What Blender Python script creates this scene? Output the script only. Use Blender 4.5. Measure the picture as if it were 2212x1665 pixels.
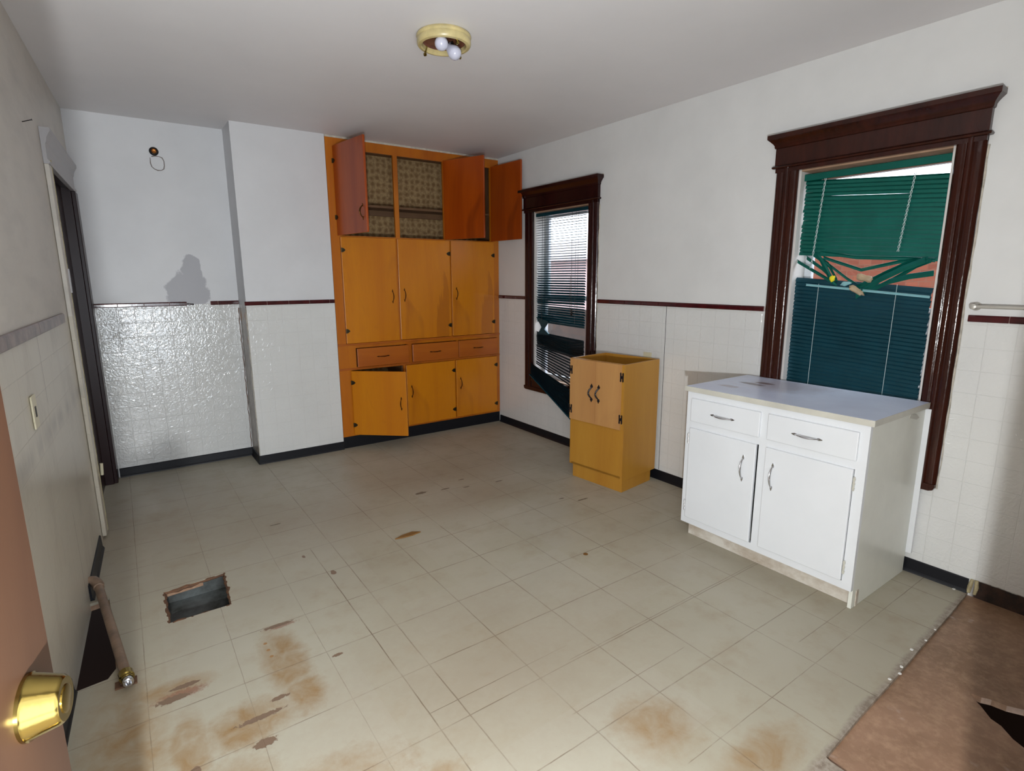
import bpy, bmesh, math, random
from mathutils import Vector, Matrix
from mathutils.geometry import delaunay_2d_cdt
random.seed(7)
for o in list(bpy.data.objects): bpy.data.objects.remove(o)
S = bpy.context.scene
COL = S.collection
PI = math.pi

# ---------------------------------------------------------------- camera
CAM = Vector((-2.95595, -4.38613, 1.38926))
YAW, PIT, ROL, FPX = -0.615153, -0.193413, -0.003928, 1192.93
FW = Vector((-math.sin(YAW)*math.cos(PIT), math.cos(YAW)*math.cos(PIT), math.sin(PIT)))
_rt = Vector((math.cos(YAW), math.sin(YAW), 0)); _up = _rt.cross(FW)
RT = math.cos(ROL)*_rt + math.sin(ROL)*_up
UP = -math.sin(ROL)*_rt + math.cos(ROL)*_up
cd = bpy.data.cameras.new('camera'); cam = bpy.data.objects.new('camera', cd); COL.objects.link(cam)
cd.sensor_fit = 'HORIZONTAL'; cd.sensor_width = 36; cd.lens = 36*FPX/2212; cd.clip_start = 0.01
m = Matrix((RT, UP, -FW)).transposed().to_4x4(); m.translation = CAM; cam.matrix_world = m
S.camera = cam

# ---------------------------------------------------------------- light and exposure
S.view_settings.view_transform = 'Standard'; S.view_settings.look = 'None'
S.view_settings.gamma = 1; S.view_settings.use_curve_mapping = False
S.view_settings.exposure = 0.0
W = bpy.data.worlds.new('world'); S.world = W; W.use_nodes = True
W.node_tree.nodes['Background'].inputs[0].default_value = (0.80, 0.90, 1.0, 1)
W.node_tree.nodes['Background'].inputs[1].default_value = 4.5

def area(name, loc, target, sx, sy, power, color):
    l = bpy.data.lights.new(name, 'AREA'); l.shape = 'RECTANGLE'; l.size = sx; l.size_y = sy
    l.energy = power; l.color = color
    o = bpy.data.objects.new(name, l); COL.objects.link(o); o.location = loc
    o.rotation_euler = (Vector(target)-Vector(loc)).to_track_quat('-Z', 'Y').to_euler()
    return o
# the flash of the phone, held a hand below the eye line of the open door
fl = bpy.data.lights.new('phone_flash', 'POINT'); fl.energy = 190; fl.shadow_soft_size = 0.014; fl.color = (.945, .985, 1.0)
flo = bpy.data.objects.new('phone_flash', fl); COL.objects.link(flo); flo.location = (-3.055, -4.50, 1.00)
# daylight falling in through the open door behind the camera
area('doorway_daylight', (-2.65, -4.85, 1.2), (-1.9, -2.0, 1.3), .85, 1.9, 17, (.93, .96, 1.0))

def on(px, py, ax, v):
    d = FW + (px-1106)/FPX*RT - (py-832.5)/FPX*UP
    return CAM + d*((v-CAM[ax])/d[ax])

# ---------------------------------------------------------------- materials
def lin(c):
    return tuple((x/12.92 if x <= .04045 else ((x+.055)/1.055)**2.4) for x in [k/255 for k in c]) + (1,)

class NT:
    def __init__(s, name):
        s.m = bpy.data.materials.new(name); s.m.use_nodes = True; s.t = s.m.node_tree
        s.b = s.t.nodes['Principled BSDF']; s._pos = None
    def n(s, typ, ins=None, **kw):
        x = s.t.nodes.new(typ)
        for k, v in kw.items(): setattr(x, k, v)
        for k, v in (ins or {}).items():
            if hasattr(v, 'is_output') or isinstance(v, bpy.types.NodeSocket): s.t.links.new(v, x.inputs[k])
            else: x.inputs[k].default_value = v
        return x
    def math(s, op, a, b=0.0, c=None, clamp=False):
        d = {0: a, 1: b}
        if c is not None: d[2] = c
        return s.n('ShaderNodeMath', d, operation=op, use_clamp=clamp).outputs[0]
    def pos(s):
        if s._pos is None:
            g = s.n('ShaderNodeNewGeometry').outputs['Position']
            x = s.n('ShaderNodeSeparateXYZ', {0: g})
            s._pos = (g, x.outputs[0], x.outputs[1], x.outputs[2])
        return s._pos
    def noise(s, scale, detail=3, rough=.55, vec=None, dist=0):
        v = vec if vec is not None else s.pos()[0]
        return s.n('ShaderNodeTexNoise', {'Vector': v, 'Scale': scale, 'Detail': detail, 'Roughness': rough, 'Distortion': dist}).outputs['Fac']
    def ramp(s, f, a, b, lo=0., hi=1.):
        return s.n('ShaderNodeMapRange', {0: f, 1: a, 2: b, 3: lo, 4: hi}).outputs[0]
    def mix(s, f, a, b):
        x = s.n('ShaderNodeMix', data_type='RGBA')
        for i, v in ((0, f), (6, a), (7, b)):
            if isinstance(v, bpy.types.NodeSocket): s.t.links.new(v, x.inputs[i])
            else: x.inputs[i].default_value = v
        return x.outputs[2]
    def set(s, k, v):
        if isinstance(v, bpy.types.NodeSocket): s.t.links.new(v, s.b.inputs[k])
        else: s.b.inputs[k].default_value = v
    def bump(s, h, strength=.3, dist=.01):
        o = s.n('ShaderNodeBump', {'Height': h, 'Strength': strength, 'Distance': dist}).outputs[0]
        s.t.links.new(o, s.b.inputs['Normal']); return o
    def vec(s, kx, ky, kz):
        return s.n('ShaderNodeVectorMath', {0: s.pos()[0], 1: (kx, ky, kz)}, operation='MULTIPLY').outputs[0]
    def objvec(s, kx, ky, kz):
        c = s.n('ShaderNodeTexCoord').outputs['Object']
        return s.n('ShaderNodeVectorMath', {0: c, 1: (kx, ky, kz)}, operation='MULTIPLY').outputs[0]
    def between(s, c, a, b, soft=.002):
        u = s.ramp(c, a-soft, a+soft); v = s.ramp(c, b-soft, b+soft, 1, 0)
        return s.math('MULTIPLY', u, v)
    def blob(s, u, v, cu, cv, ru, rv, nz, amp=.6, soft=.25):
        a = s.math('DIVIDE', s.math('SUBTRACT', u, cu), ru); b = s.math('DIVIDE', s.math('SUBTRACT', v, cv), rv)
        d = s.math('SQRT', s.math('ADD', s.math('MULTIPLY', a, a), s.math('MULTIPLY', b, b)))
        d = s.math('ADD', d, s.math('MULTIPLY', s.math('SUBTRACT', nz, .5), amp*2))
        return s.ramp(d, 1-soft, 1+soft, 1, 0)
    def mx(s, *a):
        r = a[0]
        for x in a[1:]: r = s.math('MAXIMUM', r, x)
        return r

def plain(name, c, rough=.5, metal=0, bump=0, bscale=60, spec=.5, var=0, vscale=8):
    t = NT(name)
    t.set('Base Color', lin(c)); t.set('Roughness', rough); t.set('Metallic', metal); t.set('Specular IOR Level', spec)
    if var:
        v = t.objvec(1, 1, 1); f = t.ramp(t.noise(vscale, 4, .6, v), .3, .7)
        d = tuple(max(0, int(k*(1-var))) for k in c)
        t.set('Base Color', t.mix(f, lin(c), lin(d)))
    if bump: t.bump(t.noise(bscale, 3, .5, t.objvec(1, 1, 1)), bump, .004)
    return t.m

def wall_mat(name, axis, tile=True, pitch=.1035, u0=0., patch=False, torn=False, exposed=None, paint=(214, 214, 216), left=False):
    t = NT(name); P, X, Y, Z = t.pos(); U = (X, Y)[axis]
    nz = t.noise(3, 4, .6); n2 = t.noise(22, 4, .6)
    upper = t.mix(t.ramp(nz, .35, .7), lin(paint), lin(tuple(k-7 for k in paint)))
    if patch:
        pn = t.noise(14, 3, .6)
        m1 = t.mx(t.blob(X, Z, -2.53, 1.29, .135, .15, pn, .35, .05), t.blob(X, Z, -2.49, 1.44, .065, .12, pn, .45, .05))
        m1 = t.math('MULTIPLY', m1, t.ramp(Z, 1.17, 1.20))
        upper = t.mix(m1, upper, lin((168, 167, 172)))
    if left:
        m2 = t.math('MULTIPLY', t.ramp(t.noise(2.2, 5, .65, t.vec(1, .8, 3)), .45, .7), .3)
        upper = t.mix(m2, upper, lin((150, 146, 142)))
    col, rough = upper, .42
    h = t.math('MULTIPLY', t.noise(35, 3, .6), .10)
    hh = h
    if tile:
        z0 = 1.0859
        fu = t.math('ABSOLUTE', t.math('SUBTRACT', t.math('FRACT', t.math('DIVIDE', t.math('SUBTRACT', U, u0-5*pitch), pitch)), .5))
        fv = t.math('ABSOLUTE', t.math('SUBTRACT', t.math('FRACT', t.math('DIVIDE', t.math('SUBTRACT', Z, z0-20*.0985), .0985)), .5))
        g = t.math('MAXIMUM', t.ramp(fu, .482, .496), t.ramp(fv, .482, .496))
        mask = t.ramp(Z, 1.205, 1.207, 1, 0)
        tc = (219, 219, 217) if not left else (196, 188, 172)
        tcol = t.mix(t.ramp(nz, .3, .7), lin(tc), lin(tuple(k-6 for k in tc)))
        if left:
            s1 = t.math('MULTIPLY', t.between(Z, .80, .86, .02), t.ramp(t.noise(9, 4, .6, t.vec(1, 1, .3)), .35, .6))
            s2 = t.math('MULTIPLY', t.ramp(t.noise(3.4, 5, .7, t.vec(1, 1, .5)), .52, .66), .4)
            tcol = t.mix(t.math('MULTIPLY', s1, .5), tcol, lin((120, 112, 106)))
            tcol = t.mix(s2, tcol, lin((158, 146, 130)))
            crack = t.mx(t.math('MULTIPLY', t.between(Y, -1.724, -1.719, .0015), t.between(Z, .93, 1.19, .01)),
                         t.math('MULTIPLY', t.between(Y, -1.59, -1.586, .001), t.between(Z, .05, .45, .02)))
            tcol = t.mix(crack, tcol, lin((92, 62, 48)))
        col = t.mix(mask, upper, t.mix(t.math('MULTIPLY', g, .10), tcol, lin((196, 194, 190))))
        wav = t.noise(30, 1.5, .4, t.vec(1, 1, 1), 2.2)
        if left:
            ht = t.math('SUBTRACT', t.math('MULTIPLY', wav, .25), g)
        else:
            ht = t.math('SUBTRACT', t.math('MULTIPLY', wav, 2.6), t.math('MULTIPLY', g, 1.4))
        hh = t.math('ADD', t.math('MULTIPLY', h, t.math('SUBTRACT', 1.0, mask)), t.math('MULTIPLY', ht, mask))
        rough = t.math('ADD', t.math('MULTIPLY', mask, -.375 if not left else -.14), .42)
    if torn:   # the chimney's flank: the tile board is torn away and bare plaster shows
        rag = t.math('ADD', t.ramp(t.noise(16, 4, .7), .3, .7, -.05, .05), 1.18)
        low = t.ramp(t.math('SUBTRACT', Z, rag), -.004, .004, 1, 0)
        bare = t.mix(t.ramp(t.noise(26, 5, .7, t.vec(1, 1, .35)), .35, .65), lin((176, 168, 158)), lin((112, 98, 88)))
        rust = t.math('MULTIPLY', t.between(Z, .93, 1.17, .06), t.ramp(t.noise(12, 3, .6), .52, .6))
        bare = t.mix(rust, bare, lin((160, 104, 40)))
        col = t.mix(low, upper, bare)
        rough = t.math('ADD', .45, t.math('MULTIPLY', low, -.1))
        hh = t.math('ADD', h, t.math('MULTIPLY', t.math('MULTIPLY', t.noise(30, 4, .6), 1.0), low))
    if exposed:
        msk = t.math('MULTIPLY', t.ramp(Y, exposed-.01, exposed+.01, 1, 0), t.ramp(t.math('ADD', Z, t.math('MULTIPLY', n2, .012)), .072, .078, 1, 0))
        col = t.mix(msk, col, t.mix(t.ramp(n2, .4, .6), lin((58, 36, 24)), lin((30, 19, 14))))
        rough = t.math('MAXIMUM', rough, msk)
    t.set('Base Color', col); t.set('Roughness', rough); t.bump(hh, .5, .0016 if not torn else .006)
    if tile and not left: t.set('Specular IOR Level', t.math('ADD', .4, t.math('MULTIPLY', mask, .45)))
    return t.m

def floor_mat():
    t = NT('worn beige floor tile'); P, X, Y, Z = t.pos()
    nA = t.noise(1.3, 4, .6); nB = t.noise(7, 5, .65); nC = t.noise(40, 4, .7); nD = t.noise(3.2, 5, .7, None, .6)
    base = t.mix(t.ramp(nA, .3, .7), lin((174, 168, 150)), lin((162, 154, 135)))
    base = t.mix(t.math('MULTIPLY', t.ramp(nB, .5, .75), .35), base, lin((146, 124, 96)))
    # tile to tile differences
    cell = t.n('ShaderNodeCombineXYZ', {0: t.math('FLOOR', t.math('DIVIDE', t.math('ADD', X, 8+2.175), .2885)), 1: t.math('FLOOR', t.math('DIVIDE', t.math('ADD', Y, 8+3.33), .29))}).outputs[0]
    wn = t.n('ShaderNodeTexWhiteNoise', {'Vector': cell}).outputs['Value']
    base = t.mix(t.math('MULTIPLY', wn, .16), base, lin((186, 180, 170)))
    lines = []
    dx = t.math('ADD', X, t.math('MULTIPLY', t.math('SUBTRACT', nB, .5), .006)); dy = t.math('ADD', Y, t.math('MULTIPLY', t.math('SUBTRACT', nB, .5), .006))
    def per(c, o, p, w):
        f = t.math('ABSOLUTE', t.math('SUBTRACT', t.math('FRACT', t.math('DIVIDE', t.math('ADD', c, 20*p-o), p)), .5))
        return t.ramp(f, .5-w*1.6/p, .5-w*.5/p)
    fade = t.ramp(nD, .36, .6, .22, 1.)
    right = t.ramp(X, -2.20, -2.18)
    vx = t.math('MULTIPLY', per(dx, -2.175, .2885, .0018), right)
    spec = []
    for c, a, b, w, k in ((-2.28, -3.75, -1.6, .0028, 1.3), (-2.46, -3.8, .3, .0016, .8), (-2.743, -3.8, .3, .0016, .8), (-3.025, -3.8, .3, .0020, .9), (-2.175, -3.7, -1.9, .002, .6)):
        q = t.math('MULTIPLY', t.between(dx, c-w*.5, c+w*.5, w*.5), t.between(Y, a, b, .01))
        spec.append(t.math('MULTIPLY', q, k, clamp=True))
    vy = t.math('MULTIPLY', per(dy, -3.33, .29, .0018), t.ramp(Y, -3.46, -3.45, 0, .85))
    for c, a, b in ((-2.959, -2.28, -1.70), (-3.565, -1.75, 0), (-3.468, -.95, -.55), (-3.23, -1.9, -1.34), (-3.0285, -1.74, -.5)):
        spec.append(t.math('MULTIPLY', t.between(dy, c-.001, c+.001, .001), t.between(X, a, b, .01)))
    L = t.mx(t.math('MULTIPLY', vx, .7), t.math('MULTIPLY', vy, .8), *spec)
    L = t.math('MULTIPLY', L, fade)
    nS = t.math('ADD', t.math('MULTIPLY', nB, .65), t.math('MULTIPLY', nC, .35))
    nE = t.noise(85, 4, .65); nF = t.noise(11, 5, .6, None, .8)
    # rust and water stains
    def B(cx, cy, rx, ry, amp=.7, soft=.35, nz=nS): return t.blob(X, Y, cx, cy, rx, ry, nz, amp, soft)
    st = t.mx(B(-2.60, -2.42, .07, .20, .9), B(-2.76, -2.66, .13, .09, .9), B(-2.93, -2.66, .05, .16, .9), B(-2.95, -2.35, .11, .05, .8),
              B(-3.09, -2.6, .10, .35, .8, .6), B(-2.7, -3.05, .22, .10, 1.1, .5), B(-1.56, -3.68, .16, .06, 1.0, .5), B(-2.4, -3.2, .10, .05, 1.1, .5),
              B(-1.72, -3.42, .10, .10, 1.1, .6), B(-2.85, -2.9, .1, .1, 1.1, .5), B(-2.58, -2.62, .06, .1, 1.1, .4))
    base = t.mix(t.math('MULTIPLY', st, t.ramp(nF, .3, .7, .25, .85)), base, lin((140, 104, 54)))
    faint = t.mx(B(-1.2, -1.5, .35, .18, 1.1, .7), B(-2.0, -2.9, .5, .3, 1.3, .8), B(-1.3, -1.0, .5, .25, 1.2, .8), B(-2.3, -1.2, .5, .3, 1.2, .8), B(-2.9, -.8, .35, .6, .8, .8))
    base = t.mix(t.math('MULTIPLY', faint, .32), base, lin((130, 106, 84)))
    torn = t.mx(B(-2.915, -2.35, .045, .012, .7, .06, nE), B(-2.955, -2.40, .05, .016, .8, .06, nE), B(-2.57, -2.18, .06, .010, .9, .1, nE), B(-2.255, -1.90, .012, .022, .5, .06, nE),
                B(-2.33, -1.66, .007, .016, .5, .06, nE), B(-2.73, -2.655, .07, .012, .9, .06, nE), B(-2.66, -2.60, .03, .010, .8, .06, nE), B(-2.74, -2.77, .035, .018, .6, .06, nE),
                B(-2.925, -2.76, .014, .018, .5, .06, nE), B(-2.43, -2.50, .02, .008, .6, .06, nE))
    rt = t.mx(B(-2.93, -2.39, .07, .022, 1.1, .3, nE), B(-2.56, -2.19, .05, .012, 1.1, .3, nE))
    base = t.mix(t.math('MULTIPLY', rt, .6), base, lin((128, 72, 52)))
    base = t.mix(torn, base, lin((120, 98, 80)))
    dark = t.mx(B(-1.47, -1.24, .045, .016, 1.0, .1, nC), B(-1.30, -1.27, .03, .008, 1.1, .1, nC), B(-1.17, -1.32, .025, .007, 1.1, .1, nC), B(-1.13, -1.18, .022, .007, 1.1, .1, nC), B(-.93, -1.36, .03, .007, 1.1, .1, nC),
                B(-.68, -1.94, .05, .007, 1.1, .1, nC), B(-2.36, -1.18, .03, .006, .9, .1, nC), B(-.78, -1.85, .02, .006, .9, .1, nC), B(-1.15, -2.476, .010, .012, .2, .1, nC))
    base = t.mix(t.math('MULTIPLY', dark, .8), base, lin((78, 64, 48)))
    rings = t.mx(*[t.math('MULTIPLY', t.blob(X, Y, cx, cy, .012, .012, nC, .1, .2), t.blob(X, Y, cx, cy, .007, .007, nC, .1, .2)) for cx, cy in ((-2.6386, -2.273), (-2.637, -2.32), (-2.635, -2.365))])
    base = t.mix(rings, base, lin((150, 112, 70)))
    # the scarred strip along the cut edge of the tile
    e = t.math('ADD', t.math('SUBTRACT', Y, t.math('MULTIPLY', X, .042)), 3.725)
    ew = t.ramp(t.math('ADD', e, t.math('MULTIPLY', t.math('SUBTRACT', nB, .5), .05)), .004, .022, 1, 0)
    base = t.mix(t.math('MULTIPLY', ew, .75), base, t.mix(t.ramp(nC, .4, .6), lin((112, 96, 84)), lin((158, 146, 134))))
    col = t.mix(t.math('MULTIPLY', L, .9), base, lin((98, 78, 58)))
    speck = t.ramp(t.noise(120, 2, .5), .74, .78)
    col = t.mix(t.math('MULTIPLY', speck, .35), col, lin((110, 94, 76)))
    t.set('Base Color', col); t.set('Roughness', t.ramp(nB, .3, .7, .36, .55)); t.set('Specular IOR Level', .4)
    h = t.math('SUBTRACT', t.math('MULTIPLY', nB, .25), t.math('ADD', L, t.math('MULTIPLY', torn, 1.2)))
    t.bump(h, .35, .0015)
    return t.m

def wood_mat(name, c1, c2, c3, axis='z', scale=1., rough=.32, spec=.5, streak=.5, heart=None):
    t = NT(name)
    v = {'z': t.objvec(1, 1, .12), 'x': t.objvec(.12, 1, 1)}[axis]
    n1 = t.noise(5*scale, 4, .6, v, .8); n2 = t.noise(55*scale, 3, .6, v); n3 = t.noise(2.3*scale, 3, .5, t.objvec(1, 1, .5), 1.2)
    c = t.mix(t.ramp(n1, .35, .7), lin(c1), lin(c2))
    c = t.mix(t.math('MULTIPLY', t.ramp(n3, .56, .66), streak), c, lin(c3))
    c = t.mix(t.math('MULTIPLY', n2, .18), c, lin(c3))
    if heart:   # darker heartwood tongues low on the door
        q = t.n('ShaderNodeSeparateXYZ', {0: t.objvec(1, 1, 1)}); nh = t.noise(16*scale, 3, .6, t.objvec(1, 1, .22), .5)
        hb = t.mx(*[t.blob(q.outputs[0], q.outputs[2], cx, cz, rx, rz, nh, .8, .08) for cx, cz, rx, rz in heart])
        c = t.mix(t.math('MULTIPLY', hb, .36), c, lin(c3))
    t.set('Base Color', c); t.set('Roughness', rough); t.set('Specular IOR Level', spec)
    t.bump(n2, .08, .002)
    return t.m

M = {}
M['paint_back'] = wall_mat('white wall above tile board, recess', 0, True, .1055, -3.0756, patch=True)
M['paint_chim'] = wall_mat('white wall above tile board, chimney', 0, True, .1028, -2.164)
M['paint_right'] = wall_mat('white wall above tile board, window side', 1, True, .1, -3.646, exposed=-3.74, paint=(220, 220, 219))
M['paint_left'] = wall_mat('grimy white wall, door side', 1, True, .2, -.95, left=True, paint=(206, 200, 190))
M['torn'] = wall_mat('torn chimney flank', 1, False, torn=True)
M['ceiling'] = plain('flat white ceiling paint', (226, 223, 224), .6, bump=.12, bscale=30, var=.02, vscale=2)
M['near'] = plain('off white paint', (200, 196, 188), .6)
M['floor'] = floor_mat()
t = NT('bare brown subfloor'); n1 = t.noise(2.2, 5, .7); n2 = t.noise(30, 4, .7)
c = t.mix(t.ramp(n1, .35, .65), lin((156, 122, 98)), lin((124, 94, 70))); c = t.mix(t.math('MULTIPLY', t.ramp(n2, .45, .75), .35), c, lin((206, 172, 140)))
c = t.mix(t.ramp(t.noise(5.5, 4, .6), .62, .7, 0, .6), c, lin((198, 184, 176)))
t.set('Base Color', c); t.set('Roughness', .42); t.bump(n2, .15, .003); M['subfloor'] = t.m
M['dark_void'] = plain('dark crawl space earth', (28, 17, 12), .95, spec=.02)  # darkness of the unlit void put into a near black colour
M['black_base'] = plain('black rubber baseboard', (16, 17, 23), .45, bump=.08, bscale=20, spec=.3)
t = NT('maroon liner tile'); P, X, Y, Z = t.pos(); n1 = t.noise(14, 3, .6)
t.set('Base Color', t.mix(t.ramp(n1, .4, .7), lin((72, 20, 24)), lin((50, 14, 18)))); t.set('Roughness', .14); t.bump(n1, .15, .003); M['maroon'] = t.m
M['grout'] = plain('pale tile joint', (150, 120, 112), .6)
M['dirty_rail'] = plain('smeared maroon rail', (136, 112, 106), .3, bump=.3, bscale=25, var=.5, vscale=14)
M['amber_door'] = wood_mat('amber shellac plywood', (204, 126, 10), (192, 112, 8), (136, 64, 8), streak=.45)
M['amber_heart'] = wood_mat('amber plywood with dark heartwood tongues', (204, 126, 10), (192, 112, 8), (128, 56, 10), streak=.45, heart=((-.10, .05, .055, .33), (-.05, .20, .03, .42),))
M['amber_frame'] = wood_mat('amber shellac face frame', (190, 110, 10), (172, 90, 8), (122, 54, 8), streak=.3)
M['amber_drawer'] = wood_mat('amber shellac drawer front', (180, 98, 24), (160, 80, 20), (112, 50, 16), 'x', streak=.35)
M['red_door'] = wood_mat('reddish brown plywood door', (176, 78, 8), (148, 58, 6), (102, 36, 6), streak=.6)
M['shelf'] = wood_mat('unfinished brown shelf wood', (116, 84, 56), (96, 68, 44), (70, 48, 30), 'x', rough=.7, streak=.4)
t = NT('faded floral wallpaper'); v = t.objvec(1, 1, 1)
vor = t.n('ShaderNodeTexVoronoi', {'Vector': v, 'Scale': 19., 'Randomness': .35}).outputs['Distance']
c = t.mix(t.ramp(vor, .15, .5), lin((122, 94, 60)), lin((158, 132, 92))); c = t.mix(t.math('MULTIPLY', t.ramp(t.noise(60, 4, .7, v), .45, .6), .5), c, lin((98, 70, 42)))
t.set('Base Color', c); t.set('Roughness', .9); M['wallpaper'] = t.m
M['oak'] = wood_mat('honey oak veneer', (186, 134, 48), (174, 120, 40), (150, 98, 32), scale=1.2, rough=.42, streak=.2)
M['oak_door'] = wood_mat('pinkish oak veneer door', (196, 146, 88), (182, 130, 78), (150, 108, 66), scale=1.4, rough=.4, streak=.35)
M['raw_wood'] = wood_mat('raw brown cabinet inside', (150, 98, 48), (132, 84, 40), (100, 62, 30), rough=.7)
M['white_enamel'] = plain('white enamel paint', (226, 228, 231), .28, bump=.06, bscale=18, var=.025, vscale=3)
M['white_side'] = plain('grey white enamel side', (226, 226, 216), .30, bump=.05, bscale=12, var=.03)
t = NT('grimy toe board paint'); n1 = t.noise(6, 5, .7, t.objvec(.6, 1, 1)); t.set('Base Color', t.mix(t.ramp(n1, .42, .68), lin((212, 206, 196)), lin((158, 138, 116)))); t.set('Roughness', .5); M['toe_white'] = t.m
t = NT('worn blue grey laminate'); v = t.objvec(1, 1, 1); n1 = t.noise(2.5, 4, .6, v); n2 = t.noise(14, 4, .7, v)
sx = t.n('ShaderNodeSeparateXYZ', {0: v}); x_, y_ = sx.outputs[0], sx.outputs[1]
c = t.mix(t.ramp(n1, .35, .65), lin((222, 230, 250)), lin((206, 212, 234)))
b1 = t.mx(t.blob(x_, y_, .16, -.27, .07, .025, n2, .8, .2), t.blob(x_, y_, .20, -.20, .05, .02, n2, .8, .2))
c = t.mix(t.math('MULTIPLY', b1, .8), c, lin((70, 52, 50)))
c = t.mix(t.math('MULTIPLY', t.mx(t.blob(x_, y_, .30, -.18, .16, .16, n2, .8, .5), t.blob(x_, y_, .12, -.42, .05, .03, n2, .8, .2)), .45), c, lin((140, 112, 104)))
t.set('Base Color', c); t.set('Roughness', .34); t.set('Specular IOR Level', .8); M['laminate'] = t.m
M['edge_trim'] = plain('cream counter edge', (205, 202, 190), .35, var=.1, vscale=5)
M['chrome'] = plain('chrome', (205, 205, 208), .12, 1)
M['bronze'] = plain('dark bronze handle', (118, 78, 42), .3, 1, var=.4, vscale=30)
M['pewter'] = plain('tarnished hinge metal', (92, 84, 66), .42, 1, var=.4, vscale=60)
M['brass'] = plain('polished brass', (146, 126, 68), .16, 1, bump=.08, bscale=50)
M['black_iron'] = plain('black iron hardware', (18, 14, 20), .38)
M['mahogany'] = None
t = NT('glossy mahogany paint'); v = t.objvec(1, 1, 1); n1 = t.noise(20, 3, .6, t.objvec(1, 1, .2)); t.set('Base Color', t.mix(t.ramp(n1, .3, .7), lin((56, 22, 12)), lin((42, 16, 10)))); t.set('Roughness', .16); t.set('Specular IOR Level', .35)
t.bump(t.noise(60, 3, .6, t.objvec(1, 1, .4)), .22, .004); M['mahogany'] = t.m
t = NT('dark mahogany paint'); v = t.objvec(1, 1, 1); n1 = t.noise(20, 3, .6, t.objvec(1, 1, .2)); t.set('Base Color', t.mix(t.ramp(n1, .3, .7), lin((48, 18, 16)), lin((34, 12, 12)))); t.set('Roughness', .18); t.set('Specular IOR Level', .35)
t.bump(t.noise(60, 3, .6, t.objvec(1, 1, .4)), .2, .004); M['mahogany_dark'] = t.m
M['jamb'] = plain('bare tan window jamb', (186, 150, 122), .6, var=.15)
M['jamb_white'] = plain('white window jamb', (208, 204, 200), .5)
M['sash'] = plain('white vinyl sash', (216, 220, 226), .35)
M['caulk'] = plain('cracked white paint line', (206, 198, 184), .7, bump=.5, bscale=60, var=.2, vscale=30)
M['caulk_y'] = plain('yellowed chipped paint', (196, 182, 140), .6, bump=.5, bscale=60, var=.35, vscale=25)
t = NT('window glass'); t.b.inputs['Base Color'].default_value = (1, 1, 1, 1)
g = t.n('ShaderNodeBsdfGlossy', {'Roughness': .02}); tr = t.n('ShaderNodeBsdfTransparent'); fc = t.n('ShaderNodeLayerWeight', {'Blend': .5}).outputs['Facing']
mx_ = t.n('ShaderNodeMixShader', {0: t.math('MULTIPLY_ADD', t.math('POWER', fc, 5.0), .8, .03), 1: tr.outputs[0], 2: g.outputs[0]}); t.t.links.new(mx_.outputs[0], t.t.nodes['Material Output'].inputs[0]); M['glass'] = t.m
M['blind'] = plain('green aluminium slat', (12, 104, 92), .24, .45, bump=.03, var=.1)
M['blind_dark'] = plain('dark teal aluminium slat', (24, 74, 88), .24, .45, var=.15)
M['blind_shaded'] = plain('shaded dark slat', (14, 32, 40), .4)  # darker copy of the slat, shade put into its colour
M['cord'] = plain('pale twisted cord', (190, 205, 205), .6)
M['tan_scrap'] = plain('tan crumpled vinyl', (196, 172, 140), .5, bump=.6, bscale=40, var=.25)
M['yellow'] = plain('yellow plastic', (238, 222, 40), .4)
M['teal_scrap'] = plain('pale teal plastic', (130, 178, 184), .35)
t = NT('red brick'); v = t.vec(0, 1, 1); P, X, Y, Z = t.pos(); cv = t.n('ShaderNodeCombineXYZ', {0: Y, 1: Z}).outputs[0]
br = t.n('ShaderNodeTexBrick', {'Vector': cv, 'Scale': 4.5, 'Color1': lin((136, 72, 50)), 'Color2': lin((116, 58, 40)), 'Mortar': lin((120, 78, 60)), 'Mortar Size': .018})
t.set('Base Color', br.outputs['Color']); t.set('Roughness', .9); M['brick'] = t.m
M['roof'] = plain('faded red shingle roof', (150, 112, 108), .9, var=.15)
M['overexposed_wall'] = plain('wall paled as overexposed', (216, 186, 182), .8, var=.06)  # overexposure of the neighbour's brick put into a pale colour
M['overexposed_roof'] = plain('roof paled as overexposed', (205, 190, 190), .8, var=.06)  # same overexposed paleness painted into the roof
M['fence'] = plain('dark brown fence boards', (62, 42, 32), .8, var=.3, vscale=3)
M['ground'] = plain('grey brown yard', (84, 76, 66), .9, var=.1, vscale=1)
M['ivory_plate'] = plain('ivory plastic plate', (208, 200, 172), .4)
M['cream_ceramic'] = plain('aged cream and brass ring', (214, 196, 140), .3, var=.22, vscale=12)
M['rust_pan'] = plain('reddish brown fixture pan', (116, 66, 48), .5, var=.3, vscale=20)
M['bulb'] = plain('frosted white bulb', (196, 196, 212), .22)
M['black_plastic'] = plain('black socket plastic', (14, 12, 12), .4)
M['door_brown'] = wood_mat('scuffed orange brown door', (72, 48, 33), (60, 38, 27), (42, 27, 21), scale=.8, rough=.4, streak=.6)
t = NT('galvanised duct metal'); n1 = t.noise(9, 4, .6); t.set('Base Color', t.mix(t.ramp(n1, .35, .65), lin((104, 108, 108)), lin((62, 62, 58)))); t.set('Metallic', .5); t.set('Roughness', .45); M['duct'] = t.m
M['raw_edge'] = plain('raw brown cut wood edge', (112, 76, 50), .8, bump=.4, bscale=50, var=.4, vscale=30)
M['pipe'] = plain('dusty grey brown pipe', (150, 124, 102), .5, bump=.2, bscale=40, var=.3, vscale=12)
M['grey_paint'] = plain('grey white door crown paint', (172, 170, 172), .4, bump=.1, bscale=20)
M['dark_wood'] = plain('very dark brown door paint', (40, 19, 20), .3, bump=.04, bscale=20, spec=.3)
M['socket_brass'] = plain('tarnished brass socket', (150, 96, 48), .35, 1)
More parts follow.
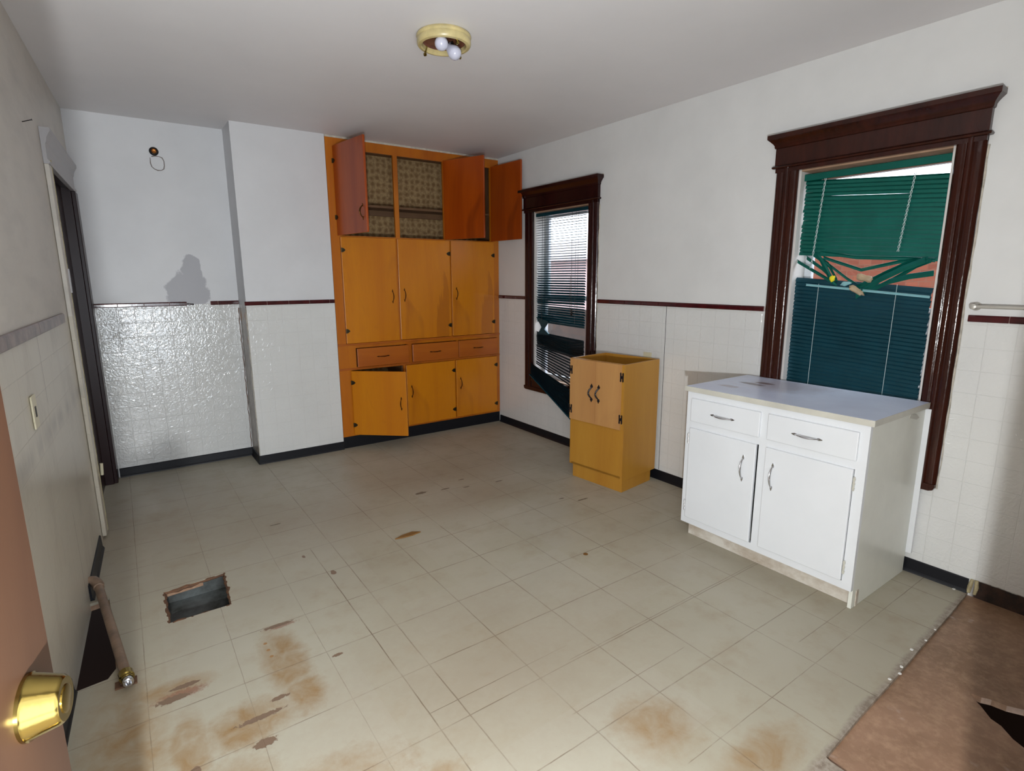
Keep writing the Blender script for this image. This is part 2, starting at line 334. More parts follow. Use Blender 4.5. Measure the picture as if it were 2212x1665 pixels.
M['paint_scar'] = plain('grey paint ridge', (132, 122, 118), .6)
M['splinter'] = plain('brown wood splinter', (120, 82, 34), .7)
M['chip'] = plain('white paint chip', (228, 226, 222), .6)
M['steel'] = plain('dull white painted rod', (180, 176, 168), .35, .3)

# ---------------------------------------------------------------- mesh helpers
class MB:
    def __init__(s): s.bm = bmesh.new()
    def box(s, a, b):
        x0, x1 = sorted((a[0], b[0])); y0, y1 = sorted((a[1], b[1])); z0, z1 = sorted((a[2], b[2]))
        v = [s.bm.verts.new(p) for p in ((x0, y0, z0), (x1, y0, z0), (x1, y1, z0), (x0, y1, z0), (x0, y0, z1), (x1, y0, z1), (x1, y1, z1), (x0, y1, z1))]
        for f in ((0, 3, 2, 1), (4, 5, 6, 7), (0, 1, 5, 4), (1, 2, 6, 5), (2, 3, 7, 6), (3, 0, 4, 7)): s.bm.faces.new([v[i] for i in f])
        return s
    def prism(s, pts, d):   # pts: 3-D polygon, d: extrusion vector
        d = Vector(d); a = [s.bm.verts.new(p) for p in pts]; b = [s.bm.verts.new(Vector(p)+d) for p in pts]; n = len(a)
        s.bm.faces.new(a[::-1]); s.bm.faces.new(b)
        for i in range(n): s.bm.faces.new((a[i], a[(i+1) % n], b[(i+1) % n], b[i]))
        return s
    def tube(s, pts, r, seg=10, cap=True, flat=1.0, ref=None):
        pts = [Vector(p) for p in pts]; rr = r if isinstance(r, (list, tuple)) else [r]*len(pts); rings = []
        up = Vector(ref) if ref else Vector((.13, .21, .97))
        for i, p in enumerate(pts):
            d = (pts[min(i+1, len(pts)-1)]-pts[max(i-1, 0)]).normalized()
            u = d.cross(up)
            if u.length < 1e-3: u = d.cross(Vector((1, 0, 0)))
            u.normalize(); w = d.cross(u).normalized()
            rings.append([s.bm.verts.new(p + rr[i]*(math.cos(2*PI*k/seg)*u + flat*math.sin(2*PI*k/seg)*w)) for k in range(seg)])
        for a, b in zip(rings, rings[1:]):
            for k in range(seg): s.bm.faces.new((a[k], a[(k+1) % seg], b[(k+1) % seg], b[k]))
        if cap: s.bm.faces.new(rings[0][::-1]); s.bm.faces.new(rings[-1])
        return s
    def lathe(s, prof, axis=(0, 0, 1), org=(0, 0, 0), seg=40):
        ax = Vector(axis).normalized(); u = ax.orthogonal().normalized(); w = ax.cross(u); org = Vector(org); rings = []
        for r, h in prof:
            if r < 1e-6: rings.append([s.bm.verts.new(org+ax*h)])
            else: rings.append([s.bm.verts.new(org+ax*h+r*(math.cos(2*PI*k/seg)*u+math.sin(2*PI*k/seg)*w)) for k in range(seg)])
        for a, b in zip(rings, rings[1:]):
            for k in range(seg):
                k2 = (k+1) % seg
                if len(a) == 1 and len(b) == 1: continue
                if len(a) == 1: s.bm.faces.new((a[0], b[k2], b[k]))
                elif len(b) == 1: s.bm.faces.new((a[k], a[k2], b[0]))
                else: s.bm.faces.new((a[k], a[k2], b[k2], b[k]))
        return s
    def ribbon(s, pts, wdir, w, th=.0008, arch=1):   # a thin bent slat along pts; wdir: its width direction
        pts = [Vector(p) for p in pts]; rows = []
        for i, p in enumerate(pts):
            wd = Vector(wdir[i] if isinstance(wdir, list) else wdir).normalized()
            d = (pts[min(i+1, len(pts)-1)]-pts[max(i-1, 0)]).normalized(); n = d.cross(wd).normalized()
            row = []
            for sg in (1, -1):
                for q in (-.5, 0, .5):
                    row.append(s.bm.verts.new(p + wd*w*q*sg + n*(th*.5*sg) + n*(arch*.0042*(1-4*q*q))))
            rows.append(row)
        for a, b in zip(rows, rows[1:]):
            for k in range(6): s.bm.faces.new((a[k], a[(k+1) % 6], b[(k+1) % 6], b[k]))
        s.bm.faces.new(rows[0][::-1]); s.bm.faces.new(rows[-1])
        return s
    def build(s, name, mat, parent=None, loc=None, rot=None, bevel=0, smooth=False, seg=2):
        bmesh.ops.recalc_face_normals(s.bm, faces=s.bm.faces)
        me = bpy.data.meshes.new(name); s.bm.to_mesh(me); s.bm.free()
        o = bpy.data.objects.new(name, me); COL.objects.link(o)
        for mm in (mat if isinstance(mat, list) else [mat]): me.materials.append(M[mm])
        if parent: o.parent = parent
        if loc: o.location = loc
        if rot: o.rotation_euler = rot
        if smooth:
            for p in me.polygons: p.use_smooth = True
            try: me.set_sharp_from_angle(angle=math.radians(40))
            except Exception: pass
        if bevel:
            b = o.modifiers.new('bevel', 'BEVEL'); b.width = bevel; b.segments = seg; b.limit_method = 'ANGLE'; b.angle_limit = math.radians(40)
        return o

def empty(name, loc=(0, 0, 0), rz=0):
    o = bpy.data.objects.new(name, None); COL.objects.link(o); o.location = loc; o.rotation_euler = (0, 0, rz); o.empty_display_size = .1
    return o
def tag(o, label, cat, group=None, kind=None):
    o['label'] = label; o['category'] = cat
    if group: o['group'] = group
    if kind: o['kind'] = kind
    return o
def struct(o, label=None):
    o['kind'] = 'structure'
    if label: o['label'] = label
    return o
def plab(o, l): o['label'] = l; return o

def sheet(mb, outer, holes, z1, z0):
    """flat slab between z0 and z1 with polygonal holes"""
    V = [Vector(p) for p in outer]; E_ = []; n = len(V)
    E_ += [(i, (i+1) % n) for i in range(n)]
    for h in holes:
        b = len(V); V += [Vector(p) for p in h]; E_ += [(b+i, b+(i+1) % len(h)) for i in range(len(h))]
    vv, ee, ff, *_ = delaunay_2d_cdt(V, E_, [], 1, 1e-5)
    def inside(p, poly):
        c = False
        for i in range(len(poly)):
            (x0, y0), (x1, y1) = poly[i][:2], poly[i-1][:2]
            if (y0 > p[1]) != (y1 > p[1]) and p[0] < (x1-x0)*(p[1]-y0)/(y1-y0)+x0: c = not c
        return c
    top = [mb.bm.verts.new((v[0], v[1], z1)) for v in vv]; bot = [mb.bm.verts.new((v[0], v[1], z0)) for v in vv]
    cnt = {}
    for f in ff:
        c = sum((vv[i] for i in f), Vector((0, 0)))/len(f)
        if not inside(c, outer) or any(inside(c, h) for h in holes): continue
        mb.bm.faces.new([top[i] for i in f]); mb.bm.faces.new([bot[i] for i in f][::-1])
        for i in range(len(f)):
            a, b = f[i], f[(i+1) % len(f)]; k = (min(a, b), max(a, b)); cnt.setdefault(k, []).append((a, b))
    for k, l in cnt.items():
        if len(l) == 1:
            a, b = l[0]; mb.bm.faces.new((top[b], top[a], bot[a], bot[b]))
    mb.bm.verts.ensure_lookup_table()
    for v in list(mb.bm.verts):
        if not v.link_faces: mb.bm.verts.remove(v)
    return mb

# ================================================================ the room
H = 2.44; DR = .2852; XA = -2.2005; XC = -1.5607
def LX(y): return -3.1093+.0511*(y-DR)      # the door-side wall runs very slightly out of square
YN = -4.30
# floor: tile sheet with the duct opening and the hole by the wall
seam = [(0.0, -3.728), (-.25, -3.741), (-.55, -3.752), (-.85, -3.766), (-1.15, -3.774), (-1.405, -3.786)]
outer = [(LX(-4.5)-.1, -4.9), (-1.43, -4.9)] + [(-1.425, -4.5), (-1.41, -3.80)] + seam[::-1] + [(.15, -3.72), (.15, .6), (LX(.4)-1.3, .6), (LX(.4)-1.3, -1.1), (LX(-1.1)-.1, -1.1)]
outer = [(x, y) for x, y in outer]
duct = [(-2.932, -1.905), (-2.700, -1.905), (-2.684, -1.600), (-2.934, -1.628)]
wallhole = [(-3.135, -1.53), (-3.122, -1.75), (-3.108, -2.10), (-3.135, -2.155), (-3.222, -2.165), (-3.26, -2.13), (-3.235, -1.55)]
fl_ = sheet(MB(), outer, [duct, wallhole], 0.0, -.012).build('floor', 'floor'); struct(fl_, 'worn beige square floor tile')
rip = [tuple(on(a_, b_, 2, -.013))[:2] for a_, b_ in ((2097, 1497), (2120, 1506), (2142, 1511), (2175, 1524), (2212, 1533), (2290, 1560), (2290, 1700), (2212, 1615), (2188, 1596), (2163, 1568), (2140, 1552), (2118, 1524), (2104, 1510))]
sub = sheet(MB(), [(-3.5, -4.9), (.15, -4.9), (.15, .55), (-3.4, .55)], [[(-2.95, -1.92), (-2.66, -1.92), (-2.66, -1.585), (-2.95, -1.61)], [(x-.004, y) for x, y in wallhole], rip], -.013, -.035).build('floor_subfloor', 'subfloor'); struct(sub, 'bare brown subfloor where the tile ends')
struct(MB().box((.15, -5.2, -1.0), (.2, 1.2, -.04)).box((-4.65, -5.2, -.8), (-4.6, 1.2, -.04)).build('wall_foundation', 'dark_void'))
struct(MB().box((-4.6, -5.2, -.72), (.15, 1.2, -.70)).build('floor_crawl_space', 'dark_void'), 'ground under the floor holes, coloured near black as an unlit void')
struct(MB().box((-4.6, -4.95, H), (.16, .8, H+.05)).build('ceiling', 'ceiling'), 'flat white ceiling')

# back wall: recess part, chimney and the part behind the pantry
struct(MB().box((LX(DR)-1.4, DR, -.04), (XA+.02, DR+.12, H)).build('wall_back', 'paint_back'), 'white painted wall with glossy white tile board below')
ch = MB().box((XA, 0, -.04), (XC, .42, H)).build('wall_chimney', ['paint_chim', 'torn'])
for p in ch.data.polygons:
    if p.normal.x < -.9: p.material_index = 1
struct(ch, 'white boxed chimney breast with torn tile board on its flank')
struct(MB().box((XC, .36, -.04), (.15, .42, H)).build('wall_back_pantry', 'near'))
# door-side wall with the doorway next to the corner
lw = MB()
def lprism(mb, y0, y1, z0, z1, t0=-.12, t1=0.0):
    mb.prism([(LX(y0)+t0, y0, z0), (LX(y0)+t1, y0, z0), (LX(y1)+t1, y1, z0), (LX(y1)+t0, y1, z0)], (0, 0, z1-z0)); return mb
DY0, DY1, DZ = -.75, .16, 1.96
lprism(lw, -4.6, DY0, -.04, H); lprism(lw, DY0, DY1, DZ, H); lprism(lw, DY1, DR+.05, -.04, H)
struct(lw.build('wall_left', 'paint_left'), 'grimy off-white wall on the door side')
# window wall
WIN = [(-1.215, -.538, .50, 1.93), (-3.452, -2.786, .50, 1.93)]
rw = MB()
yb = [-4.9, -3.452, -2.786, -1.215, -.538, .5]
for i in range(5):
    hole = [w for w in WIN if abs(w[0]-yb[i]) < 1e-6]
    if hole:
        rw.box((0, yb[i], -.04), (.15, yb[i+1], hole[0][2])); rw.box((0, yb[i], hole[0][3]), (.15, yb[i+1], H))
    else: rw.box((0, yb[i], -.04), (.15, yb[i+1], H))
struct(rw.build('wall_right', 'paint_right'), 'white wall with the two windows, glossy tile board below')
# wall behind the camera, with the open doorway the photograph is taken from
nw = MB(); nw.box((-2.226, YN-.16, -.04), (0, YN, H)); nw.box((-3.30, YN-.16, 2.05), (-2.226, YN, H)); nw.box((-3.5, YN-.16, -.04), (-3.30, YN, H))
struct(nw.build('wall_near', 'near'))

# baseboards: black, with a rounded foot
def base_run(name, pts, out, h=.065, z0=0.0, label=None):
    """pts: polyline in x,y along the wall face; out: outward unit vectors per segment"""
    mb = MB()
    for (a, b), n in zip(zip(pts, pts[1:]), out):
        a = Vector((*a, 0)); b = Vector((*b, 0)); n = Vector((*n, 0))
        prof = [(0, z0), (.016, z0), (.014, z0+.006), (.009, z0+.014), (.007, z0+h-.004), (.004, z0+h), (0, z0+h)]
        mb.prism([a+n*u+Vector((0, 0, v)) for u, v in prof], b-a)
    o = mb.build(name, 'black_base'); struct(o, label or 'black rubber baseboard'); return o
base_run('baseboard_back', [(LX(DR)+.03, DR), (XA-.001, DR)], [(0, -1)])
base_run('baseboard_chimney', [(XA, DR-.012), (XA, -.006)], [(-1, 0)])
base_run('baseboard_chimney_front', [(XA-.010, 0), (XC, 0)], [(0, -1)], label='black rubber baseboard along the chimney front')
base_run('baseboard_right', [(0, -.012), (0, -3.725)], [(-1, 0)])
base_run('baseboard_left', [(LX(-.95), -.95), (LX(-1.52), -1.52)], [(1, 0)], h=.075)
base_run('baseboard_left_near', [(LX(-2.17), -2.17), (LX(-3.6), -3.6)], [(1, 0)], h=.06)
bs = MB(); bs.tube([(-.006, -3.73, .004), (-.008, -3.733, .035), (-.006, -3.737, .068)], [.007, .009, .007], 8); bs.tube([(-.006, -3.752, .004), (-.010, -3.757, .04), (-.006, -3.752, .070)], [.006, .008, .008], 8)
struct(bs.build('trim_plaster_lump', 'caulk_y', smooth=True), 'chipped yellowish plaster at the end of the black baseboard')

# maroon liner tiles between paint and tile board
nt_ = [0]
def rail(p0, p1, out, z0=1.1965, z1=1.2247, mat='maroon', step=.152, off=.0, th=.011):
    nt_[0] += 1
    a = Vector((*p0, 0)); b = Vector((*p1, 0)); L = (b-a).length; d = (b-a)/L; n = Vector((*out, 0))
    root = MB(); s = 0.0; e = off if off > 0 else step
    cuts = [0.0]; x = off if off > .004 else step
    while x < L: cuts.append(x); x += step
    cuts.append(L)
    for u, v in zip(cuts, cuts[1:]):
        if v-u < .006: continue
        p = a+d*(u+.0012); q = a+d*(v-.0012)
        prof = [(0, z0), (th*.7, z0), (th, z0+.005), (th, z1-.007), (th*.7, z1), (0, z1)]
        root.prism([p+n*k+Vector((0, 0, z)) for k, z in prof], q-p)
    o = root.build('trim_%d' % nt_[0], mat, bevel=.001)
    struct(o, 'maroon liner tile strip')
    g = MB().prism([a+n*0+Vector((0, 0, z0+.001)), a+n*(th*.55)+Vector((0, 0, z0+.001)), a+n*(th*.55)+Vector((0, 0, z1-.001)), a+Vector((0, 0, z1-.001))], b-a).build('grout', 'grout', o)
    return o
rail((0, -.003), (0, -.421), (-1, 0), off=.12)
rail((0, -1.328), (0, -2.657), (-1, 0), off=.129)
rail((0, -3.578), (0, -4.29), (-1, 0), off=.137)
rail((LX(DR)+.012, DR), (-2.545, DR), (0, -1), off=.14)
rail((-2.392, DR), (XA-.001, DR), (0, -1), off=.05)
rail((XA-.010, 0), (XC-.002, 0), (0, -1), off=.152)
rail((LX(-1.04), -1.04), (LX(-4.2), -4.2), (1, -.05), z0=1.187, z1=1.232, mat='dirty_rail', off=.68, step=.9, th=.012)
# loose broken end of the rail in the recess
rb = MB().prism([(-2.50, DR, 1.197), (-2.50, DR-.008, 1.197), (-2.50, DR-.008, 1.207), (-2.50, DR, 1.210)], (-.05, 0, .006)).build('trim_broken_end', 'mahogany_dark'); struct(rb)

# ---------------------------------------------------------------- doorway in the door-side wall
d1 = struct(empty('door_1', (LX(-.3), -.3, 0)), 'dark brown door in the left wall beside the corner, under a grey crown')
def rel(root, mb):   # geometry written in room coordinates, moved into the root's frame
    bmesh.ops.translate(mb.bm, verts=mb.bm.verts, vec=-Vector(root.location)); return mb
def lbox(root, y0, y1, z0, z1, t0, t1, name, mat, **k):
    mb = lprism(MB(), y0, y1, z0, z1, t0, t1); return rel(root, mb).build(name, mat, root, **k)
lbox(d1, DY0+.002, DY1-.002, .01, DZ-.004, -.085, -.045, 'door_panel', 'dark_wood', bevel=.002)
lbox(d1, DY1-.003, DR-.004, .0, 1.93, .001, .024, 'casing_leg', 'dark_wood', bevel=.004)
lbox(d1, DY1-.014, DY1-.0005, .0, DZ-.003, -.119, .0015, 'jamb', 'dark_wood')
lbox(d1, DY0+.001, DY1-.014, DZ-.014, DZ-.001, -.119, .0015, 'jamb', 'dark_wood')
lbox(d1, DY0-.085, DY0+.003, .02, 1.93, .001, .020, 'casing_leg', 'paint_left', bevel=.003)
plab(lbox(d1, DY0-.002, DY0+.006, .02, DZ, -.02, .022, 'chipped_edge', 'caulk_y'), 'yellowed chipped paint edge')
lbox(d1, DY0-.01, DY0+.012, 1.32, 1.44, .018, .026, 'strike_plate', 'grey_paint')
rel(d1, MB().tube([(LX(-.73)+.03, -.735, .335), (LX(-.73)+.034, -.735, .40)], .008, 8)).build('hinge', 'ivory_plate', d1)
# crown over the doorway, running along the wall
cr = [(.001, 1.93), (.022, 1.93), (.026, 1.942), (.017, 1.952), (.017, 2.02), (.022, 2.03), (.026, 2.05), (.036, 2.07), (.042, 2.08), (.042, 2.095), (.001, 2.095)]
mb = MB(); y0, y1 = DY0-.085, DR-.05
mb.prism([(LX(y0)+u, y0, z) for u, z in cr], (LX(y1)-LX(y0), y1-y0, 0)); rel(d1, mb).build('crown', 'grey_paint', d1)

# ---------------------------------------------------------------- the brown door the camera looks past
Hn = Vector((-3.215, -4.44, 0)); En = Vector((-3.0500, -3.72, 0)); u_ = (En-Hn).normalized(); ang = math.atan2(u_.y, u_.x); DL = (En-Hn).length
d2 = struct(empty('door_2', Hn, ang), 'open orange brown door at the left edge with brass hardware')
MB().box((0, 0, .012), (DL, .040, 2.02)).build('door_panel', 'door_brown', d2, bevel=.002)
def facing(x, z, prof, name, mat, par=d2, seg=40):   # turned part standing off the room face of the door (local -y)
    return MB().lathe(prof, (0, -1, 0), (x, 0, z), seg).build(name, mat, par, smooth=True)
dbz = 1.010
db = facing(DL-.060, dbz, [(0, 0), (.0295, 0), (.0295, .003), (.028, .0045), (.0215, .0255), (.019, .028), (.014, .028), (0, .0275)], 'deadbolt', 'brass')
MB().lathe([(0, 0), (.0125, 0), (.0125, .0012), (.011, .0018), (0, .0018)], (0, -1, 0), (DL-.060, -.0275, dbz), 28).build('keyway', 'brass', db, smooth=True)
facing(DL-.060, .862, [(0, 0), (.033, 0), (.033, .003), (.029, .007), (.014, .011), (.011, .020), (.012, .030), (.022, .040), (.027, .050), (.026, .060), (.018, .067), (0, .069)], 'doorknob', 'brass')
plab(MB().box((DL-.001, .009, .80), (DL+.0015, .031, .92)).build('latch_plate', 'brass', d2), 'brass latch plate on the door edge')

# ---------------------------------------------------------------- windows
def window(n, y0, y1, casing, oy0, oy1, low):
    """y0,y1 inner opening (y0 nearer the camera); oy0,oy1 outer edges of the casing"""
    r = struct(empty('window_%d' % n, (0, (y0+y1)/2, 0)), {1: 'narrow far window with dark mahogany casing', 2: 'large near window with mahogany casing'}[n])
    def b(mb, name, mat, par=r, **k): return rel(r, mb).build(name, mat, par, **k)
    zt, zb = 1.93, .50
    # fluted side casings
    for a, c in ((oy0, y0), (y1, oy1)):
        wd = c-a; prof = []
        for k in range(25):
            s = k/24; e = min(s, 1-s)
            h = .014+.010*math.sin(min(1, e/.13)*PI/2)
            h -= .007*math.exp(-((s-.36)/.05)**2)+.007*math.exp(-((s-.64)/.05)**2)
            h += .003*math.cos((s-.5)*2*PI*1.0)
            prof.append((-h, a+wd*s))
        mb = MB().prism([(-.001, a, low)]+[(x, y, low) for x, y in prof]+[(-.001, c, low)], (0, 0, zt+.02-low)); b(mb, 'casing_leg', casing, smooth=True)
    # head with bead and crown: stepped, wider at the top
    def slab(z0, z1, ov, out): return MB().box((-.001, oy0-ov, z0), (-out, oy1+ov, z1))
    head = MB(); rings = []
    for z, ov, out in ((1.925, 0, .024), (1.944, 0, .024), (1.946, .013, .034), (1.952, .016, .037), (1.958, .013, .034), (1.962, .004, .026), (2.045, .004, .026), (2.047, .008, .031), (2.054, .010, .033), (2.060, .010, .033), (2.068, .014, .038), (2.080, .024, .050), (2.090, .034, .061), (2.092, .036, .064), (2.112, .036, .064)):
        rings.append([head.bm.verts.new(p) for p in ((-.001, oy0-ov, z), (-out, oy0-ov, z), (-out, oy1+ov, z), (-.001, oy1+ov, z))])
    for p, q in zip(rings, rings[1:]):
        for k in range(4): head.bm.faces.new((p[k], p[(k+1) % 4], q[(k+1) % 4], q[k]))
    head.bm.faces.new(rings[0][::-1]); head.bm.faces.new(rings[-1])
    b(head, 'head_casing', casing, smooth=True)
    # bottom piece
    c0 = .022; bp = [(oy0+c0, low-.032), (oy0+.006, low-.026), (oy0, low-.012), (oy0, low+.002), (oy1, low+.002), (oy1, low-.012), (oy1-.006, low-.026), (oy1-c0, low-.032)]
    b(MB().prism([(-.001, y, z) for y, z in bp], (-.026, 0, 0)), 'apron', casing, bevel=.003)
    b(MB().box((-.0012, y0-.004, low), (-.018, y1+.004, zb)), 'bottom_casing', casing, bevel=.002)
    b(MB().box((-.030, y0-.004, zb-.014), (.02, y1+.004, zb+.008)), 'stool', casing, bevel=.003)
    # jambs
    b(MB().box((0, y0, zb), (.15, y0+.012, zt)).box((0, y1-.012, zb), (.15, y1, zt)), 'side_jamb', 'jamb_white')
    b(MB().box((0, y0+.012, zt-.012), (.15, y1-.012, zt)).box((0.02, y0+.012, zb), (.15, y1-.012, zb+.014)), 'head_jamb', 'jamb')
    # two sashes, each with its pane
    for sz0, sz1, sx in ((zb+.014, 1.24, .088), (1.20, zt-.012, .118)):
        f = MB(); w = .038
        f.box((sx, y0+.012, sz0), (sx+.028, y0+.012+w, sz1)); f.box((sx, y1-.012-w, sz0), (sx+.028, y1-.012, sz1))
        f.box((sx, y0+.012+w, sz0), (sx+.028, y1-.012-w, sz0+w)); f.box((sx, y0+.012+w, sz1-w), (sx+.028, y1-.012-w, sz1))
        sf = b(f, 'sash', 'sash', bevel=.002)
        g = MB().box((sx+.012, y0+.012+w-.004, sz0+w-.004), (sx+.016, y1-.012-w+.004, sz1-w+.004)); rel(r, g).build('glass', 'glass', sf)
    # ragged paint line round the casing
    rag = MB(); rnd = random.Random(n)
    pts = [(-.003, oy0-.003, low-.02+ (zt-low)*k/26) for k in range(27)]
    rag.tube([(x, y+rnd.uniform(-.003, .001), z) for x, y, z in pts], [rnd.uniform(.002, .0055) for _ in pts], 6)
    pts = [(-.002, oy0-.036+(oy1-oy0+.07)*k/20, 2.114) for k in range(21)]
    rag.tube([(x, y, z+rnd.uniform(-.001, .003)) for x, y, z in pts], [rnd.uniform(.002, .005) for _ in pts], 6)
    plab(b(rag, 'paint_line', 'caulk'), 'ragged cracked paint line round the casing')
    return r
window(1, -1.215, -.538, 'mahogany_dark', -1.322, -.424, .43)
window(2, -3.452, -2.786, 'mahogany', -3.556, -2.668, .455)

# ---------------------------------------------------------------- blinds
def slats(mb, y0, y1, ztop, zbot, n, x, tilt, w=.025, slope0=0., slope1=0., wob=.001, rnd=None):
    """n slats between ztop and zbot; tilt is the angle of the slat's width from horizontal; slope: drop from y1 end to y0 end"""
    rnd = rnd or random.Random(3)
    for k in range(n):
        s = k/(n-1) if n > 1 else 0; z = ztop+(zbot-ztop)*s; dz = slope0+(slope1-slope0)*s
        tt = tilt(s) if callable(tilt) else tilt; a = y1+rnd.uniform(-.003, .003); c = y0+rnd.uniform(-.003, .003)
        j = rnd.uniform(-wob, wob); j2 = rnd.uniform(-wob, wob); mid = rnd.uniform(-wob, wob)
        pts = [(x, a, z+j), (x, a+(c-a)*.33, z-dz*.33+mid), (x, a+(c-a)*.66, z-dz*.66+mid), (x, c, z-dz+j2)]
        mb.ribbon(pts, (math.cos(tt), 0, -math.sin(tt)), w, arch=-1 if tt > 1.6 else 1)
    return mb
# far window: open slats above, a tangle below
b1 = tag(empty('window_blind', (.05, -.79, 0)), 'dark blind of the far window, open slats above and a tangled bottom end', 'blind')
def bb(mb, name, mat, par=b1, **k): return rel(b1, mb).build(name, mat, par, **k)
bb(MB().box((.006, -1.190, 1.885), (.036, -.553, 1.912)), 'headrail', 'blind_dark', bevel=.002)
mb = MB(); rnd = random.Random(5)
yl, yr = -.552, -1.158
slats(mb, yr, yl, 1.872, 1.18, 36, .022, lambda s: -.08+.95*s**1.6, rnd=rnd)
slats(mb, yr, yl, 1.165, 1.02, 9, .022, lambda s: .5+.6*s, slope0=.01, slope1=.02, rnd=rnd)
bb(mb, 'upper_slats', 'blind_dark')
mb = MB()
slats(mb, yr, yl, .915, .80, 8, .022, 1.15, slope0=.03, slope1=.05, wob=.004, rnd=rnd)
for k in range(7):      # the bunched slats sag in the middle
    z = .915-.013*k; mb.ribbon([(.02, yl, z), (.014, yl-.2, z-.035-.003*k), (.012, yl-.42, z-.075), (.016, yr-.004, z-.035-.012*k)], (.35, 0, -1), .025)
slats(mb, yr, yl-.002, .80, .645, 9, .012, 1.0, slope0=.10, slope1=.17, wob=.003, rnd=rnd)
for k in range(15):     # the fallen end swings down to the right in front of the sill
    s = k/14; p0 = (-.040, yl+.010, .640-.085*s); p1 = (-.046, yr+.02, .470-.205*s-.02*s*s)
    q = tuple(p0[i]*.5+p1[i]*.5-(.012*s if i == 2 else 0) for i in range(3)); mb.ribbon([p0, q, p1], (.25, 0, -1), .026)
bb(mb, 'tangled_slats', 'blind_shaded')
bb(MB().tube([(-.047, yl+.012, .545), (-.050, (yl+yr)/2, .385), (-.050, yr+.02, .232)], .009, 8, flat=.7), 'bottom_rail', 'blind_dark', smooth=True)
mb = MB()
for y in (yl-.085, yr+.10):
    for x in (.009, .035): mb.tube([(x, y, 1.885), (x, y, 1.02)], .0013, 5)
mb.tube([(.003, yr+.14, 1.885), (.002, yr+.135, 1.25), (.003, yr+.13, 1.10)], .0016, 5)
mb.tube([(.003, yr+.15, 1.40), (.002, yr+.15, 1.10), (.003, yr+.13, 1.08)], .0016, 5)
bb(mb, 'ladder_cords', 'black_plastic')
bb(MB().prism([(.026, yl+.0, 1.05), (.026, yl-.17, 1.02), (.026, yl-.105, .955), (.026, yl-.19, .905), (.026, yl-.02, .90), (.026, yl-.075, .965)], (-.012, 0, 0)), 'twisted_slats', 'blind_dark')
bb(MB().tube([(.003, yr+.13, 1.135), (.002, yr+.128, 1.10), (.003, yr+.13, 1.085)], [.004, .010, .003], 8), 'cord_tassel', 'black_plastic', smooth=True)

# near window: closed green slats with a torn V in the middle
b2 = tag(empty('window_blind', (.05, -3.12, 0)), 'green blind torn open in a V across the middle of the near window', 'blind')
def bc(mb, name, mat, par=b2, **k): return rel(b2, mb).build(name, mat, par, **k)
yl, yr = -2.803, -3.436
bc(MB().box((.030, yr-.004, 1.872), (.062, yl+.004, 1.905)), 'headrail', 'blind', bevel=.002)
mb = MB(); rnd = random.Random(9)
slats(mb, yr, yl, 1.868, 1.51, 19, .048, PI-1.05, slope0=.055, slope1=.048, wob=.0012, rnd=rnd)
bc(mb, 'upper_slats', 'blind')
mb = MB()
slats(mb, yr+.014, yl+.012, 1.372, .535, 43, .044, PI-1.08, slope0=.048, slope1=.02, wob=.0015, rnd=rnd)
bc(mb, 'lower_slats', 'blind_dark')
bc(MB().box((.034, yr+.012, .515), (.056, yl+.002, .532)), 'bottom_rail', 'blind_dark', bevel=.003)
def bp(px, py, x=.040): return tuple(on(px, py, 0, x))
mb = MB()
def broken(pts, w=.024, wd=(.28, 0, -1), x=.040, dx=0):
    P_ = [Vector(bp(a, b_, x+dx*i)) for i, (a, b_) in enumerate(pts)]
    Q = [P_[0]]
    for a, c in zip(P_, P_[1:]):
        for k in range(1, 4): Q.append(a.lerp(c, k/3))
    mb.ribbon(Q, wd, w)
broken([(1772, 545), (1850, 556), (1948, 558), (2020, 562)], .018)
broken([(1778, 556), (1860, 583), (1940, 566), (1996, 560)], .017)
broken([(1782, 565), (1830, 602), (1852, 616)], .017)
broken([(1848, 640), (1900, 604), (1950, 580), (1998, 562)], .03, x=.022)
broken([(1850, 622), (1915, 590), (1960, 570), (2005, 560)], .028, x=.030)
broken([(1880, 628), (1940, 598), (1980, 574), (2012, 562)], .022, x=.034)
broken([(1722, 564), (1766, 590), (1806, 614)], .020, x=.034)
broken([(1742, 556), (1776, 580), (1802, 604)], .022, x=.040)
broken([(1752, 545), (1790, 572), (1808, 606)], .028, x=.042)
broken([(1920, 608), (1965, 597), (2017, 590)], .026, x=.026)
broken([(1765, 548), (1779, 570), (1800, 612)], .045, (.1, -.8, -.5), x=.036)
bc(mb, 'broken_slats', 'blind')
mb = MB()
slats(mb, yr+.014, yl-.06, 1.345, 1.325, 1, .020, 1.35, w=.012, slope0=.05, slope1=.05)
bc(mb, 'pale_slat', 'teal_scrap')
mb = MB()
for y, w_ in ((yl-.105, 1), (yr+.135, 0)):
    a = Vector((.028, y, 1.872-.03*(1-w_))); e = Vector((.026, y+(.03 if w_ else .03), 1.43 if w_ else 1.50)); n = 60
    for ph in (0, PI):
        mb.tube([a.lerp(e, k/n)+Vector((0, .0035*math.cos(ph+k*.9), 0))+Vector((-.003*math.sin(ph+k*.9), 0, 0)) for k in range(n+1)], .0016, 5)
for y in (yl-.125, yr+.15):
    mb.tube([(.026, y, 1.35), (.028, y+.01, .54)], .0011, 5)
bc(mb, 'ladder_cords', 'cord', smooth=True)
